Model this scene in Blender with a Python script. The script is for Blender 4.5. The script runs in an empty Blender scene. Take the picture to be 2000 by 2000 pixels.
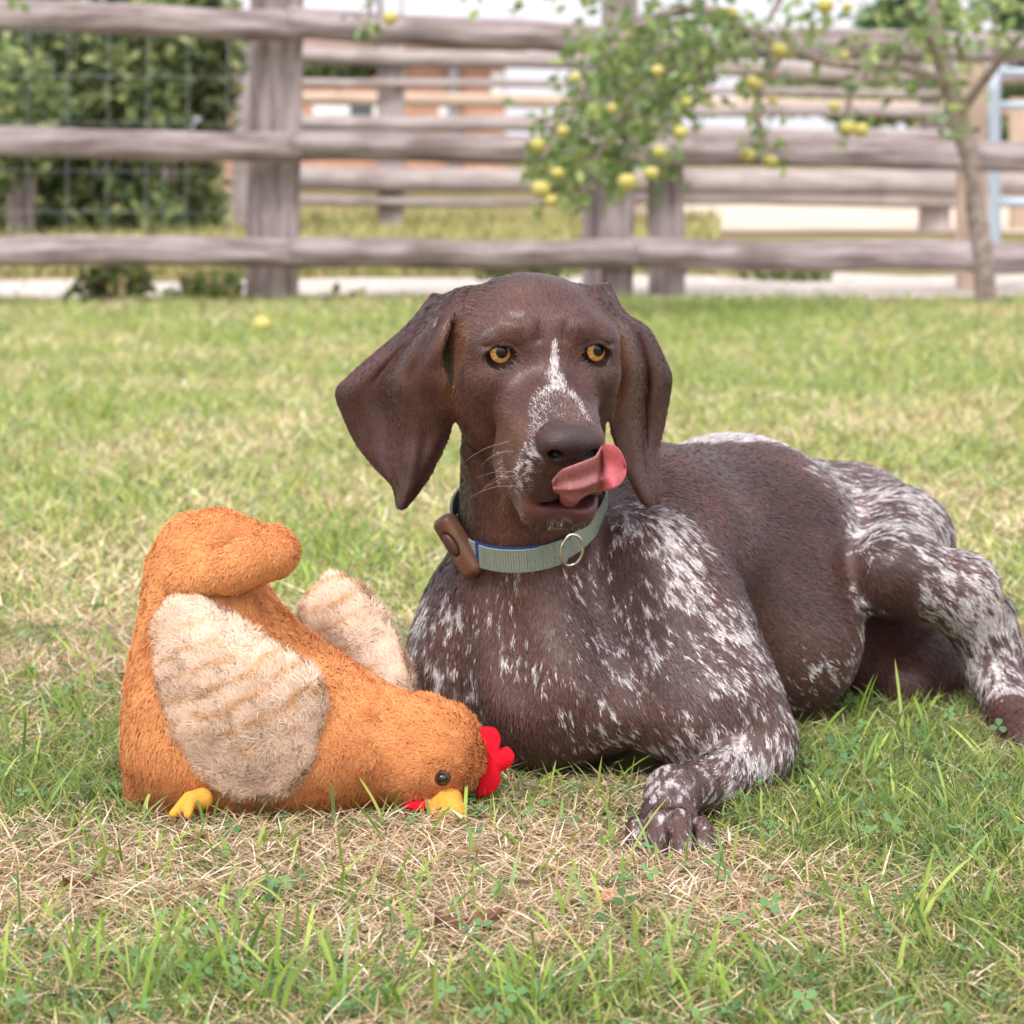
import bpy, bmesh, math, random
import numpy as np
from mathutils import Vector, Matrix

# ------------------------------------------------------------------ camera, sky, sun, exposure
SC = bpy.context.scene
COL = SC.collection
FPX, CAM_H, V0 = 5000.0, 0.523, 277.0      # focal length, eye height and horizon row (2000 px frame)

cam_data = bpy.data.cameras.new('camera')
cam = bpy.data.objects.new('camera', cam_data)
COL.objects.link(cam)
cam.location = (0, 0, CAM_H)
cam.rotation_euler = (math.radians(90), 0, 0)
cam_data.sensor_width = 36
cam_data.lens = 36 * FPX / 2000
cam_data.shift_y = -(1000 - V0) / 2000
cam_data.clip_start = 0.05
cam_data.clip_end = 2000
cam_data.dof.use_dof = True
cam_data.dof.focus_distance = 1.89
cam_data.dof.aperture_fstop = 11.5
SC.camera = cam

SUN_EL, SUN_ROT = 52.0, -35.0              # sun elevation; azimuth from behind the camera, to the left
world = bpy.data.worlds.new('World')
SC.world = world
world.use_nodes = True
wn = world.node_tree
bg = wn.nodes['Background']
sky = wn.nodes.new('ShaderNodeTexSky')
sky.sky_type = 'NISHITA'
sky.sun_disc = False
sky.sun_elevation = math.radians(SUN_EL)
sky.sun_rotation = math.radians(180 + SUN_ROT)
sky.air_density = 1.0
sky.dust_density = 6.0
sky.ozone_density = 1.0
hsv = wn.nodes.new('ShaderNodeHueSaturation')
hsv.inputs['Saturation'].default_value = 0.42
wn.links.new(sky.outputs[0], hsv.inputs['Color'])
cloud = wn.nodes.new('ShaderNodeMixRGB')                 # even cloud cover over the clear sky
cloud.inputs['Fac'].default_value = 0.7
cloud.inputs['Color2'].default_value = (5.05, 4.95, 5.35, 1)
wn.links.new(hsv.outputs[0], cloud.inputs['Color1'])
wn.links.new(cloud.outputs[0], bg.inputs['Color'])
bg.inputs['Strength'].default_value = 0.15

sun_data = bpy.data.lights.new('sun', 'SUN')
sun = bpy.data.objects.new('sun', sun_data)
COL.objects.link(sun)
sun_data.energy = 1.5
sun_data.angle = math.radians(14)
sun_data.color = (1.0, 0.95, 0.88)
_el, _az = math.radians(SUN_EL), math.radians(SUN_ROT)
sun_dir = Vector((math.sin(_az) * math.cos(_el), -math.cos(_az) * math.cos(_el), math.sin(_el)))   # towards the sun
sun.rotation_euler = sun_dir.to_track_quat('Z', 'Y').to_euler()
sun.location = (0, 0, 6)

SC.view_settings.view_transform = 'Standard'
SC.view_settings.look = 'None'
SC.view_settings.exposure = 1.0
SC.view_settings.gamma = 1.0
SC.view_settings.use_curve_mapping = False
SC.render.engine = 'CYCLES'
SC.cycles.max_bounces = 6
SC.cycles.diffuse_bounces = 3
SC.cycles.glossy_bounces = 2
SC.cycles.transparent_max_bounces = 8
SC.cycles.use_denoising = True

# ------------------------------------------------------------------ helpers
RNG = np.random.default_rng(7)

def P(u, v, Y):
    """point at depth Y seen at pixel (u, v) of the 2000 px photograph"""
    return np.array([(u - 1000) * Y / FPX, Y, CAM_H - (v - V0) * Y / FPX])

def PG(u, v):
    """point of the level ground seen at pixel (u, v)"""
    return P(u, v, CAM_H * FPX / (v - V0))

def srgb(r, g, b):
    f = lambda c: (c / 12.92) if c <= 0.04045 else ((c + 0.055) / 1.055) ** 2.4
    return np.array([f(r / 255), f(g / 255), f(b / 255)])

def sstep(a, b, x):
    t = np.clip((x - a) / (b - a), 0, 1)
    return t * t * (3 - 2 * t)

_perm = np.random.default_rng(3).random((64, 64, 64)).astype(np.float32)
def vnoise(p, scale, off=0.0):
    """smooth value noise 0..1 at points p (n,3)"""
    q = p * scale + off
    i = np.floor(q).astype(np.int64)
    f = q - i
    f = f * f * (3 - 2 * f)
    r = np.zeros(len(p))
    for dx in (0, 1):
        wx = f[:, 0] if dx else 1 - f[:, 0]
        for dy in (0, 1):
            wy = f[:, 1] if dy else 1 - f[:, 1]
            for dz in (0, 1):
                wz = f[:, 2] if dz else 1 - f[:, 2]
                r += wx * wy * wz * _perm[(i[:, 0] + dx) & 63, (i[:, 1] + dy) & 63, (i[:, 2] + dz) & 63]
    return r

def fbm(p, scale, octs=3, off=0.0):
    s, a, t = 0, 1.0, 0
    for o in range(octs):
        s = s + a * vnoise(p, scale * 2 ** o, off + 17.3 * o)
        t += a
        a *= 0.5
    return s / t

class Field:
    """signed distance grid, blended from primitives"""
    def __init__(s, lo, hi, h):
        s.lo = np.array(lo, float); s.h = h
        s.n = np.ceil((np.array(hi) - s.lo) / h).astype(int) + 1
        s.D = np.full(s.n, 0.3, np.float32)
    def grid(s, lo, hi):
        a = np.clip(np.floor((np.array(lo) - s.lo) / s.h).astype(int), 0, s.n)
        b = np.clip(np.ceil((np.array(hi) - s.lo) / s.h).astype(int) + 1, 0, s.n)
        if np.any(b <= a):
            return None
        ax = [(s.lo[i] + s.h * np.arange(a[i], b[i])).astype(np.float32) for i in range(3)]
        return tuple(slice(a[i], b[i]) for i in range(3)), ax[0][:, None, None], ax[1][None, :, None], ax[2][None, None, :]
    def apply(s, prim, k=0.01, op='+'):
        lo, hi, fn = prim
        m = k + 3 * s.h
        g = s.grid(lo - m, hi + m)
        if g is None:
            return
        sl, X, Y, Z = g
        d = fn(X, Y, Z)
        D = s.D[sl]
        if op == '+':
            hh = np.maximum(k - np.abs(D - d), 0) / k
            s.D[sl] = np.minimum(D, d) - hh * hh * k * 0.25
        else:
            d = -d
            hh = np.maximum(k - np.abs(D - d), 0) / k
            s.D[sl] = np.maximum(D, d) + hh * hh * k * 0.25

def ellipsoid(c, r, R=None):
    c = np.array(c, float); r = np.array(r, float)
    R = np.eye(3) if R is None else np.array(R, float)       # columns are the axes
    ext = np.sqrt(((R * r) ** 2).sum(1))
    Rf = R.astype(np.float32)
    def fn(X, Y, Z):
        x, y, z = X - c[0], Y - c[1], Z - c[2]
        q = [x * Rf[0, i] + y * Rf[1, i] + z * Rf[2, i] for i in range(3)]
        k0 = np.sqrt(sum((q[i] / r[i]) ** 2 for i in range(3)))
        k1 = np.sqrt(sum((q[i] / r[i] ** 2) ** 2 for i in range(3)))
        return (k0 * (k0 - 1) / np.maximum(k1, 1e-6)).astype(np.float32)
    return c - ext, c + ext, fn

def cone(a, ra, b, rb):
    a = np.array(a, float); b = np.array(b, float)
    ba = b - a; L2 = float(ba @ ba)
    def fn(X, Y, Z):
        x, y, z = X - a[0], Y - a[1], Z - a[2]
        t = np.clip((x * ba[0] + y * ba[1] + z * ba[2]) / L2, 0, 1)
        dx, dy, dz = x - t * ba[0], y - t * ba[1], z - t * ba[2]
        return (np.sqrt(dx * dx + dy * dy + dz * dz) - (ra + (rb - ra) * t)).astype(np.float32)
    R = max(ra, rb)
    return np.minimum(a, b) - R, np.maximum(a, b) + R, fn

def halfcut(prim, pt, nrm):
    """primitive kept on the side of the plane that nrm points away from"""
    lo, hi, fn = prim
    pt = np.array(pt); nrm = np.array(nrm) / np.linalg.norm(nrm)
    def f2(X, Y, Z):
        pl = (X - pt[0]) * nrm[0] + (Y - pt[1]) * nrm[1] + (Z - pt[2]) * nrm[2]
        return np.maximum(fn(X, Y, Z), pl).astype(np.float32)
    return lo, hi, f2

def spheres(pts, rad):
    """union of many small spheres (a sheet or a strand sampled densely)"""
    pts = np.array(pts, float); rad = np.broadcast_to(np.array(rad, float), (len(pts),))
    def fn(X, Y, Z):
        xs, ys, zs = X[:, 0, 0], Y[0, :, 0], Z[0, 0, :]
        h = float(xs[1] - xs[0])
        out = np.full((len(xs), len(ys), len(zs)), 0.02, np.float32)
        for p, r in zip(pts, rad):
            w = r + 0.009
            i0 = max(int((p[0] - w - xs[0]) / h), 0); i1 = int((p[0] + w - xs[0]) / h) + 2
            j0 = max(int((p[1] - w - ys[0]) / h), 0); j1 = int((p[1] + w - ys[0]) / h) + 2
            k0 = max(int((p[2] - w - zs[0]) / h), 0); k1 = int((p[2] + w - zs[0]) / h) + 2
            if i1 <= 0 or j1 <= 0 or k1 <= 0:
                continue
            sx = xs[i0:i1, None, None] - p[0]; sy = ys[None, j0:j1, None] - p[1]; sz = zs[None, None, k0:k1] - p[2]
            o = out[i0:i1, j0:j1, k0:k1]
            if o.size:
                np.minimum(o, np.sqrt(sx * sx + sy * sy + sz * sz) - np.float32(r), out=o)
        return out
    R = rad.max()
    return pts.min(0) - R, pts.max(0) + R, fn

def surface_net(F):
    D = F.D; S = D < 0
    c = np.zeros(np.array(D.shape) - 1, np.int8)
    for dx in (0, 1):
        for dy in (0, 1):
            for dz in (0, 1):
                c += S[dx:dx + c.shape[0], dy:dy + c.shape[1], dz:dz + c.shape[2]]
    act = np.argwhere((c > 0) & (c < 8))
    idx = np.full(c.shape, -1, np.int32)
    idx[act[:, 0], act[:, 1], act[:, 2]] = np.arange(len(act))
    cor = [(dx, dy, dz) for dx in (0, 1) for dy in (0, 1) for dz in (0, 1)]
    vals = np.stack([D[act[:, 0] + a, act[:, 1] + b, act[:, 2] + d] for a, b, d in cor], 1)
    acc = np.zeros((len(act), 3)); cnt = np.zeros(len(act))
    for i in range(8):
        for j in range(i + 1, 8):
            if sum(abs(np.array(cor[i]) - np.array(cor[j]))) != 1:
                continue
            a, b = vals[:, i], vals[:, j]
            m = (a < 0) != (b < 0)
            t = np.where(m, a / np.where(m, a - b, 1), 0)
            acc += m[:, None] * (np.array(cor[i]) + t[:, None] * (np.array(cor[j]) - np.array(cor[i])))
            cnt += m
    V = F.lo + F.h * (act + acc / cnt[:, None])
    quads = []
    for ax in range(3):
        o1, o2 = (ax + 1) % 3, (ax + 2) % 3
        s0 = [slice(None)] * 3; s1 = [slice(None)] * 3
        s0[ax] = slice(0, -1); s1[ax] = slice(1, None)
        A, B = S[tuple(s0)], S[tuple(s1)]
        e = np.argwhere(A != B)
        ok = (e[:, o1] > 0) & (e[:, o2] > 0) & (e[:, o1] < D.shape[o1] - 1) & (e[:, o2] < D.shape[o2] - 1)
        e = e[ok]
        fl = A[e[:, 0], e[:, 1], e[:, 2]]
        def at(d1, d2):
            q = e.copy(); q[:, o1] -= d1; q[:, o2] -= d2
            return idx[q[:, 0], q[:, 1], q[:, 2]]
        q = np.stack([at(1, 1), at(0, 1), at(0, 0), at(1, 0)], 1)
        q[~fl] = q[~fl][:, ::-1]
        quads.append(q)
    Q = np.concatenate(quads)
    return V, Q[(Q >= 0).all(1)]

def smooth_mesh(V, Q, it=2, lam=0.5):
    e = np.concatenate([Q[:, [0, 1]], Q[:, [1, 2]], Q[:, [2, 3]], Q[:, [3, 0]]])
    e = np.concatenate([e, e[:, ::-1]])
    n = np.maximum(np.bincount(e[:, 0], minlength=len(V)), 1)[:, None]
    for k in range(it):
        for l in (lam, -lam * 1.03):
            s = np.stack([np.bincount(e[:, 0], V[e[:, 1], i], len(V)) for i in range(3)], 1)
            V = V + l * (s / n - V)
    return V

def vnormals(V, Q):
    n = np.cross(V[Q[:, 2]] - V[Q[:, 0]], V[Q[:, 3]] - V[Q[:, 1]])
    N = np.zeros_like(V)
    for k in range(4):
        for i in range(3):
            N[:, i] += np.bincount(Q[:, k], n[:, i], len(V))
    return N / np.maximum(np.linalg.norm(N, axis=1, keepdims=True), 1e-12)

def mesh_obj(name, V, faces, mat, parent=None, smooth=True, colors=None, normals=None):
    """one mesh object from arrays; faces (n,3) or (n,4)"""
    me = bpy.data.meshes.new(name)
    V = np.asarray(V, np.float32); faces = np.asarray(faces, np.int32)
    k = faces.shape[1]
    me.vertices.add(len(V)); me.vertices.foreach_set('co', V.ravel())
    me.loops.add(faces.size); me.loops.foreach_set('vertex_index', faces.ravel())
    me.polygons.add(len(faces))
    me.polygons.foreach_set('loop_start', np.arange(0, faces.size, k, dtype=np.int32))
    me.update(calc_edges=True)
    me.validate()
    me.polygons.foreach_set('use_smooth', np.full(len(me.polygons), smooth))
    if colors is not None:
        c = np.ones((len(V), 4), np.float32); c[:, :np.shape(colors)[1]] = colors
        at = me.color_attributes.new('col', 'FLOAT_COLOR', 'POINT')
        at.data.foreach_set('color', c.ravel())
    if normals is not None:
        me.normals_split_custom_set_from_vertices(np.asarray(normals, float).tolist())
    ob = bpy.data.objects.new(name, me)
    COL.objects.link(ob)
    if mat is not None:
        me.materials.append(mat)
    if parent is not None:
        ob.parent = parent
        ob.matrix_parent_inverse = parent.matrix_world.inverted()
    return ob

def bm_obj(name, bm, mat, parent=None, smooth=True):
    me = bpy.data.meshes.new(name)
    bm.normal_update(); bm.to_mesh(me); bm.free()
    for p in me.polygons:
        p.use_smooth = smooth
    ob = bpy.data.objects.new(name, me); COL.objects.link(ob)
    if mat is not None:
        me.materials.append(mat)
    if parent is not None:
        ob.parent = parent
        ob.matrix_parent_inverse = parent.matrix_world.inverted()
    return ob

def tag(o, label=None, cat=None, group=None, kind=None):
    if label: o['label'] = label
    if cat: o['category'] = cat
    if group: o['group'] = group
    if kind: o['kind'] = kind
    return o

def thing(name, loc, label, cat, group=None):
    o = bpy.data.objects.new(name, None)
    o.empty_display_size = 0.1
    COL.objects.link(o); o.location = tuple(float(x) for x in loc)
    o.matrix_world = Matrix.Translation(o.location)
    return tag(o, label, cat, group)

def catmull(pts, n):
    pts = np.array(pts, float); m = len(pts)
    t = np.linspace(0, m - 1, n); i = np.clip(t.astype(int), 0, m - 2); f = (t - i)[:, None]
    g = lambda k: pts[np.clip(k, 0, m - 1)]
    a, b, c, d = g(i - 1), g(i), g(i + 1), g(i + 2)
    return .5 * (2 * b + (c - a) * f + (2 * a - 5 * b + 4 * c - d) * f ** 2 + (3 * b - 3 * c + d - a) * f ** 3)

# ------------------------------------------------------------------ materials
def new_mat(name, color=(.5, .5, .5), rough=.6, spec=.3, **kw):
    m = bpy.data.materials.new(name); m.use_nodes = True
    b = m.node_tree.nodes['Principled BSDF']
    b.inputs['Base Color'].default_value = (*[float(c) for c in color], 1)
    b.inputs['Roughness'].default_value = rough
    b.inputs['Specular IOR Level'].default_value = spec
    for k, v in kw.items():
        b.inputs[k].default_value = v
    return m, m.node_tree, b

def attr_mat(name, rough=.6, spec=.3, bump=0, bscale=400, transl=0, wet=False, **kw):
    m, nt, b = new_mat(name, rough=rough, spec=spec, **kw)
    a = nt.nodes.new('ShaderNodeAttribute'); a.attribute_name = 'col'
    nt.links.new(a.outputs['Color'], b.inputs['Base Color'])
    if wet:                                    # the attribute's fourth channel scales the roughness
        ml = nt.nodes.new('ShaderNodeMath'); ml.operation = 'MULTIPLY'; ml.inputs[1].default_value = rough
        nt.links.new(a.outputs['Alpha'], ml.inputs[0]); nt.links.new(ml.outputs[0], b.inputs['Roughness'])
    if bump:
        no = nt.nodes.new('ShaderNodeTexNoise'); no.inputs['Scale'].default_value = bscale; no.inputs['Detail'].default_value = 4
        tc = nt.nodes.new('ShaderNodeTexCoord'); nt.links.new(tc.outputs['Object'], no.inputs['Vector'])
        bp = nt.nodes.new('ShaderNodeBump'); bp.inputs['Strength'].default_value = bump; bp.inputs['Distance'].default_value = 0.002
        nt.links.new(no.outputs['Fac'], bp.inputs['Height']); nt.links.new(bp.outputs['Normal'], b.inputs['Normal'])
    if transl:
        tr = nt.nodes.new('ShaderNodeBsdfTranslucent'); nt.links.new(a.outputs['Color'], tr.inputs['Color'])
        mx = nt.nodes.new('ShaderNodeMixShader'); mx.inputs[0].default_value = transl
        nt.links.new(b.outputs[0], mx.inputs[1]); nt.links.new(tr.outputs[0], mx.inputs[2])
        nt.links.new(mx.outputs[0], nt.nodes['Material Output'].inputs['Surface'])
    return m

def noise_mat(name, c1, c2, scale=20, rough=.7, spec=.2, bump=.3, bdist=.004, stretch=(1, 1, 1), detail=6, c3=None, coord='Object'):
    m, nt, b = new_mat(name, rough=rough, spec=spec)
    tc = nt.nodes.new('ShaderNodeTexCoord'); mp = nt.nodes.new('ShaderNodeMapping')
    mp.inputs['Scale'].default_value = stretch
    nt.links.new(tc.outputs[coord], mp.inputs['Vector'])
    no = nt.nodes.new('ShaderNodeTexNoise'); no.inputs['Scale'].default_value = scale; no.inputs['Detail'].default_value = detail
    nt.links.new(mp.outputs[0], no.inputs['Vector'])
    rp = nt.nodes.new('ShaderNodeValToRGB')
    rp.color_ramp.elements[0].position = .32; rp.color_ramp.elements[0].color = (*c1, 1)
    rp.color_ramp.elements[1].position = .68; rp.color_ramp.elements[1].color = (*c2, 1)
    if c3 is not None:
        e = rp.color_ramp.elements.new(.5); e.color = (*c3, 1)
    nt.links.new(no.outputs['Fac'], rp.inputs['Fac']); nt.links.new(rp.outputs[0], b.inputs['Base Color'])
    if bump:
        bp = nt.nodes.new('ShaderNodeBump'); bp.inputs['Strength'].default_value = bump; bp.inputs['Distance'].default_value = bdist
        nt.links.new(no.outputs['Fac'], bp.inputs['Height']); nt.links.new(bp.outputs['Normal'], b.inputs['Normal'])
    return m

# ------------------------------------------------------------------ fur
def sample_surface(V, Q, n, rng, keep=None):
    """n points on the quad mesh, by area: quad index and corner weights"""
    ar = 0.5 * np.linalg.norm(np.cross(V[Q[:, 2]] - V[Q[:, 0]], V[Q[:, 3]] - V[Q[:, 1]]), axis=1)
    if keep is not None:
        ar = ar * keep
    cs = np.cumsum(ar); qi = np.searchsorted(cs, rng.random(n) * cs[-1]).clip(0, len(Q) - 1)
    a, b = rng.random(n), rng.random(n)
    W = np.stack([(1 - a) * (1 - b), a * (1 - b), a * b, (1 - a) * b], 1)
    return Q[qi], W

def interp(A, q, W):
    return sum(A[q[:, i]] * W[:, i:i + 1] for i in range(4))

def unit(a):
    return a / np.maximum(np.linalg.norm(a, axis=1, keepdims=True), 1e-9)

def fur_mesh(name, root, nrm, flow, length, width, lift, color, mat, parent, rng, curl=.3, tipcol=1.0, nblend=.75, rootcol=.8):
    """tapered two-piece hairs: lie along flow, lifted off the surface"""
    n = len(root)
    length = np.broadcast_to(length, (n,))[:, None]; width = np.broadcast_to(width, (n,))[:, None]
    lift = np.broadcast_to(lift, (n,))[:, None]
    d0 = unit(flow * (1 - lift) + nrm * lift)
    rnd = rng.normal(size=(n, 3)) * curl
    d1 = unit(flow * (1 - lift * .55) + nrm * lift * .55 + rnd)
    side = unit(np.cross(d0, nrm) + rng.normal(size=(n, 3)) * .25)
    p0 = root - nrm * width * .6
    p1 = root + d0 * length * .45
    p2 = p1 + d1 * length * .55
    V = np.stack([p0, p1 - side * width * .5, p1 + side * width * .5, p2], 1).reshape(-1, 3)
    b = np.arange(n)[:, None] * 4
    Fc = np.concatenate([b + np.array([[0, 2, 1]]), b + np.array([[1, 2, 3]])])
    C = np.repeat(color, 4, 0)
    C.reshape(-1, 4, 3)[:, 3] *= tipcol
    C.reshape(-1, 4, 3)[:, 0] *= rootcol
    hn = unit(np.cross(side, d0)); hn *= np.sign((hn * nrm).sum(1, keepdims=True) + 1e-9)
    N = np.repeat(unit(nrm * nblend + hn * (1 - nblend)), 4, 0)
    return mesh_obj(name, V, Fc, mat, parent, True, C, N)
# ------------------------------------------------------------------ ground, lawn, gravel, sand
def ground_mat():
    m, nt, b = new_mat('lawn_soil', rough=.95, spec=.05)
    tc = nt.nodes.new('ShaderNodeTexCoord')
    n1 = nt.nodes.new('ShaderNodeTexNoise'); n1.inputs['Scale'].default_value = 1.6; n1.inputs['Detail'].default_value = 5
    n2 = nt.nodes.new('ShaderNodeTexNoise'); n2.inputs['Scale'].default_value = 60; n2.inputs['Detail'].default_value = 6
    for n in (n1, n2): nt.links.new(tc.outputs['Object'], n.inputs['Vector'])
    r1 = nt.nodes.new('ShaderNodeValToRGB')
    r1.color_ramp.elements[0].position = .38; r1.color_ramp.elements[0].color = (.34, .26, .15, 1)
    r1.color_ramp.elements[1].position = .62; r1.color_ramp.elements[1].color = (.22, .23, .09, 1)
    r2 = nt.nodes.new('ShaderNodeValToRGB')
    r2.color_ramp.elements[0].position = .3; r2.color_ramp.elements[0].color = (.35, .3, .25, 1)
    r2.color_ramp.elements[1].position = .7; r2.color_ramp.elements[1].color = (1.2, 1.15, 1.1, 1)
    nt.links.new(n1.outputs['Fac'], r1.inputs['Fac']); nt.links.new(n2.outputs['Fac'], r2.inputs['Fac'])
    mx = nt.nodes.new('ShaderNodeMixRGB'); mx.blend_type = 'MULTIPLY'; mx.inputs[0].default_value = 1
    nt.links.new(r1.outputs[0], mx.inputs[1]); nt.links.new(r2.outputs[0], mx.inputs[2])
    nt.links.new(mx.outputs[0], b.inputs['Base Color'])
    return m
def quad_sheet(name, pts, z, mat, nsub=1):
    V = [(x, y, z) for x, y in pts]
    return mesh_obj(name, V, [list(range(len(V)))], mat, None, False)
gd = mesh_obj('ground', [(-400, -60, 0), (400, -60, 0), (400, 900, 0), (-400, 900, 0)], [[0, 1, 2, 3]], ground_mat(), None, False)
tag(gd, kind='structure')
M_GRAVEL = noise_mat('pale_gravel', (.40, .35, .31), (.66, .60, .56), scale=22, rough=.95, spec=.05, bump=.6, bdist=.02)
M_SAND = noise_mat('riding_sand', (.52, .42, .33), (.66, .56, .47), scale=3, rough=.95, spec=.05, bump=.3, bdist=.02)
def strip(name, y0, y1, x0, x1, z, mat, n=60, jag=.08):
    rg = np.random.default_rng(5)
    xs = np.linspace(x0, x1, n)
    V = [(x, y0(x) + rg.normal() * jag, z) for x in xs] + [(x, y1(x) + rg.normal() * jag, z) for x in xs]
    F = [(i, i + 1, n + i + 1, n + i) for i in range(n - 1)]
    return tag(mesh_obj(name, V, F, mat, None, False), kind='structure')
strip('gravel_path', lambda x: 8.50 - .38 * float(sstep(.3, 1.2, x)), lambda x: 9.75 + .12 * x, -14, 14, .006, M_GRAVEL, n=120)
strip('sand_arena', lambda x: 14.6, lambda x: 24.0, .55, 22, .008, M_SAND)

# ---- lawn: blades of grass, dry thatch, clover
def foot_mask(V, zmax=.045, cell=.004):
    sel = V[V[:, 2] < zmax]
    return set(map(tuple, np.floor(sel[:, :2] / cell).astype(int).tolist())), cell
def in_mask(mask, xy):
    s, cell = mask
    k = np.floor(xy / cell).astype(int)
    return np.fromiter(((a, b) in s for a, b in k.tolist()), bool, len(k))
def green_frac(x, y):
    """how green the lawn is at a spot"""
    p = np.stack([x, y, np.zeros_like(x)], 1)
    g = .37 + 1.0 * (fbm(p, 2.6, 3, 12.0) - .5) + .9 * (fbm(p, 9, 2, 3.0) - .5)
    v = V0 + CAM_H * FPX / y; u = 1000 + x * FPX / y
    g += .42 * np.exp(-((v - 1530) / 85) ** 2) + .30 * np.exp(-((v - 1605) / 55) ** 2) - .12 * np.exp(-((v - 1770) / 90) ** 2) * (1 - .7 * sstep(1350, 1600, u))
    g += .40 * np.exp(-(((u - 480) / 260) ** 2 + ((v - 1950) / 90) ** 2)) + .30 * np.exp(-(((u - 1750) / 260) ** 2 + ((v - 1640) / 110) ** 2))
    g += .35 * np.exp(-(((u - 1000) / 220) ** 2 + ((v - 1960) / 60) ** 2)) + .25 * np.exp(-(((u - 1250) / 100) ** 2 + ((v - 1800) / 60) ** 2))
    g += .25 * np.exp(-(((u - 620) / 130) ** 2 + ((v - 1080) / 80) ** 2)) + .20 * np.exp(-((v - 640) / 25) ** 2) - .12 * np.exp(-((v - 1000) / 90) ** 2) + .1 * np.exp(-((v - 720) / 60) ** 2)
    g += .17 * sstep(2.4, 3.1, y)
    g += .22 * np.exp(-(((u - 100) / 200) ** 2 + ((v - 1480) / 120) ** 2))
    return np.clip(g, .04, .96)
def blades(name, x, y, h, w, lean, leanlen, curl, col, tipc, mat, rng, z0=None, segs=2):
    n = len(x)
    ang = rng.uniform(0, 2 * math.pi, n) if lean is None else lean
    d = np.stack([np.cos(ang), np.sin(ang), np.zeros(n)], 1)
    sa = rng.uniform(0, math.pi, n)
    side = np.stack([np.cos(sa), np.sin(sa), np.zeros(n)], 1)
    base = np.stack([x, y, np.zeros(n) if z0 is None else z0], 1)
    gn = np.cross(side, np.array([0, 0, 1.0]) * (h * (1 - curl))[:, None] + d * np.broadcast_to(leanlen, (n,))[:, None])
    side = side * np.where(gn @ np.array([.15, -.6, .8]) < 0, -1, 1)[:, None]      # upper face of each blade
    rows = []
    for k in range(segs + 1):
        t = k / segs
        c = base + np.array([0, 0, 1.0]) * (h * (t - curl * t * t))[:, None] + d * (leanlen * (t ** 1.6))[:, None]
        if k < segs:
            ww = (w * (1 - .35 * t))[:, None] * .5
            rows += [c - side * ww, c + side * ww]
        else:
            rows += [c]
    m = len(rows)
    V = np.stack(rows, 1).reshape(-1, 3)
    b = np.arange(n)[:, None] * m
    fc = []
    for k in range(segs - 1):
        a = 2 * k
        fc += [b + np.array([[a, a + 1, a + 3]]), b + np.array([[a, a + 3, a + 2]])]
    fc += [b + np.array([[m - 3, m - 2, m - 1]])]
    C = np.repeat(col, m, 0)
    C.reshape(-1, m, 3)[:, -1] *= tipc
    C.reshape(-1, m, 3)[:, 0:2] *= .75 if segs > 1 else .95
    nr = unit(np.array([[0, 0, 1.0]]) * .8 + rng.normal(size=(n, 3)) * .45 + np.array([[0, -.25, 0]]))
    return mesh_obj(name, V, np.concatenate(fc), mat, None, True, C, np.repeat(nr, m, 0) if segs < 5 else None)
M_GRASS = attr_mat('grass_blade', rough=.55, spec=.2, transl=.35)
M_STRAW = attr_mat('dry_grass', rough=.75, spec=.12, transl=.15)
GREENS = np.array([[.22, .32, .065], [.29, .39, .09], [.16, .26, .065], [.37, .43, .13], [.22, .32, .14]])
STRAWS = np.array([[.66, .49, .31], [.76, .60, .42], [.58, .41, .24], [.84, .72, .56], [.50, .32, .18]])
def scatter(n, y0, y1, rng, wide=.30, power=1.0):
    """points in the widening strip of lawn in front of the camera"""
    a = rng.random(n)
    y = (y0 ** (2 * power) + a * (y1 ** (2 * power) - y0 ** (2 * power))) ** (.5 / power)
    x = rng.uniform(-1, 1, n) * (wide * y + .05)
    return x, y
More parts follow.
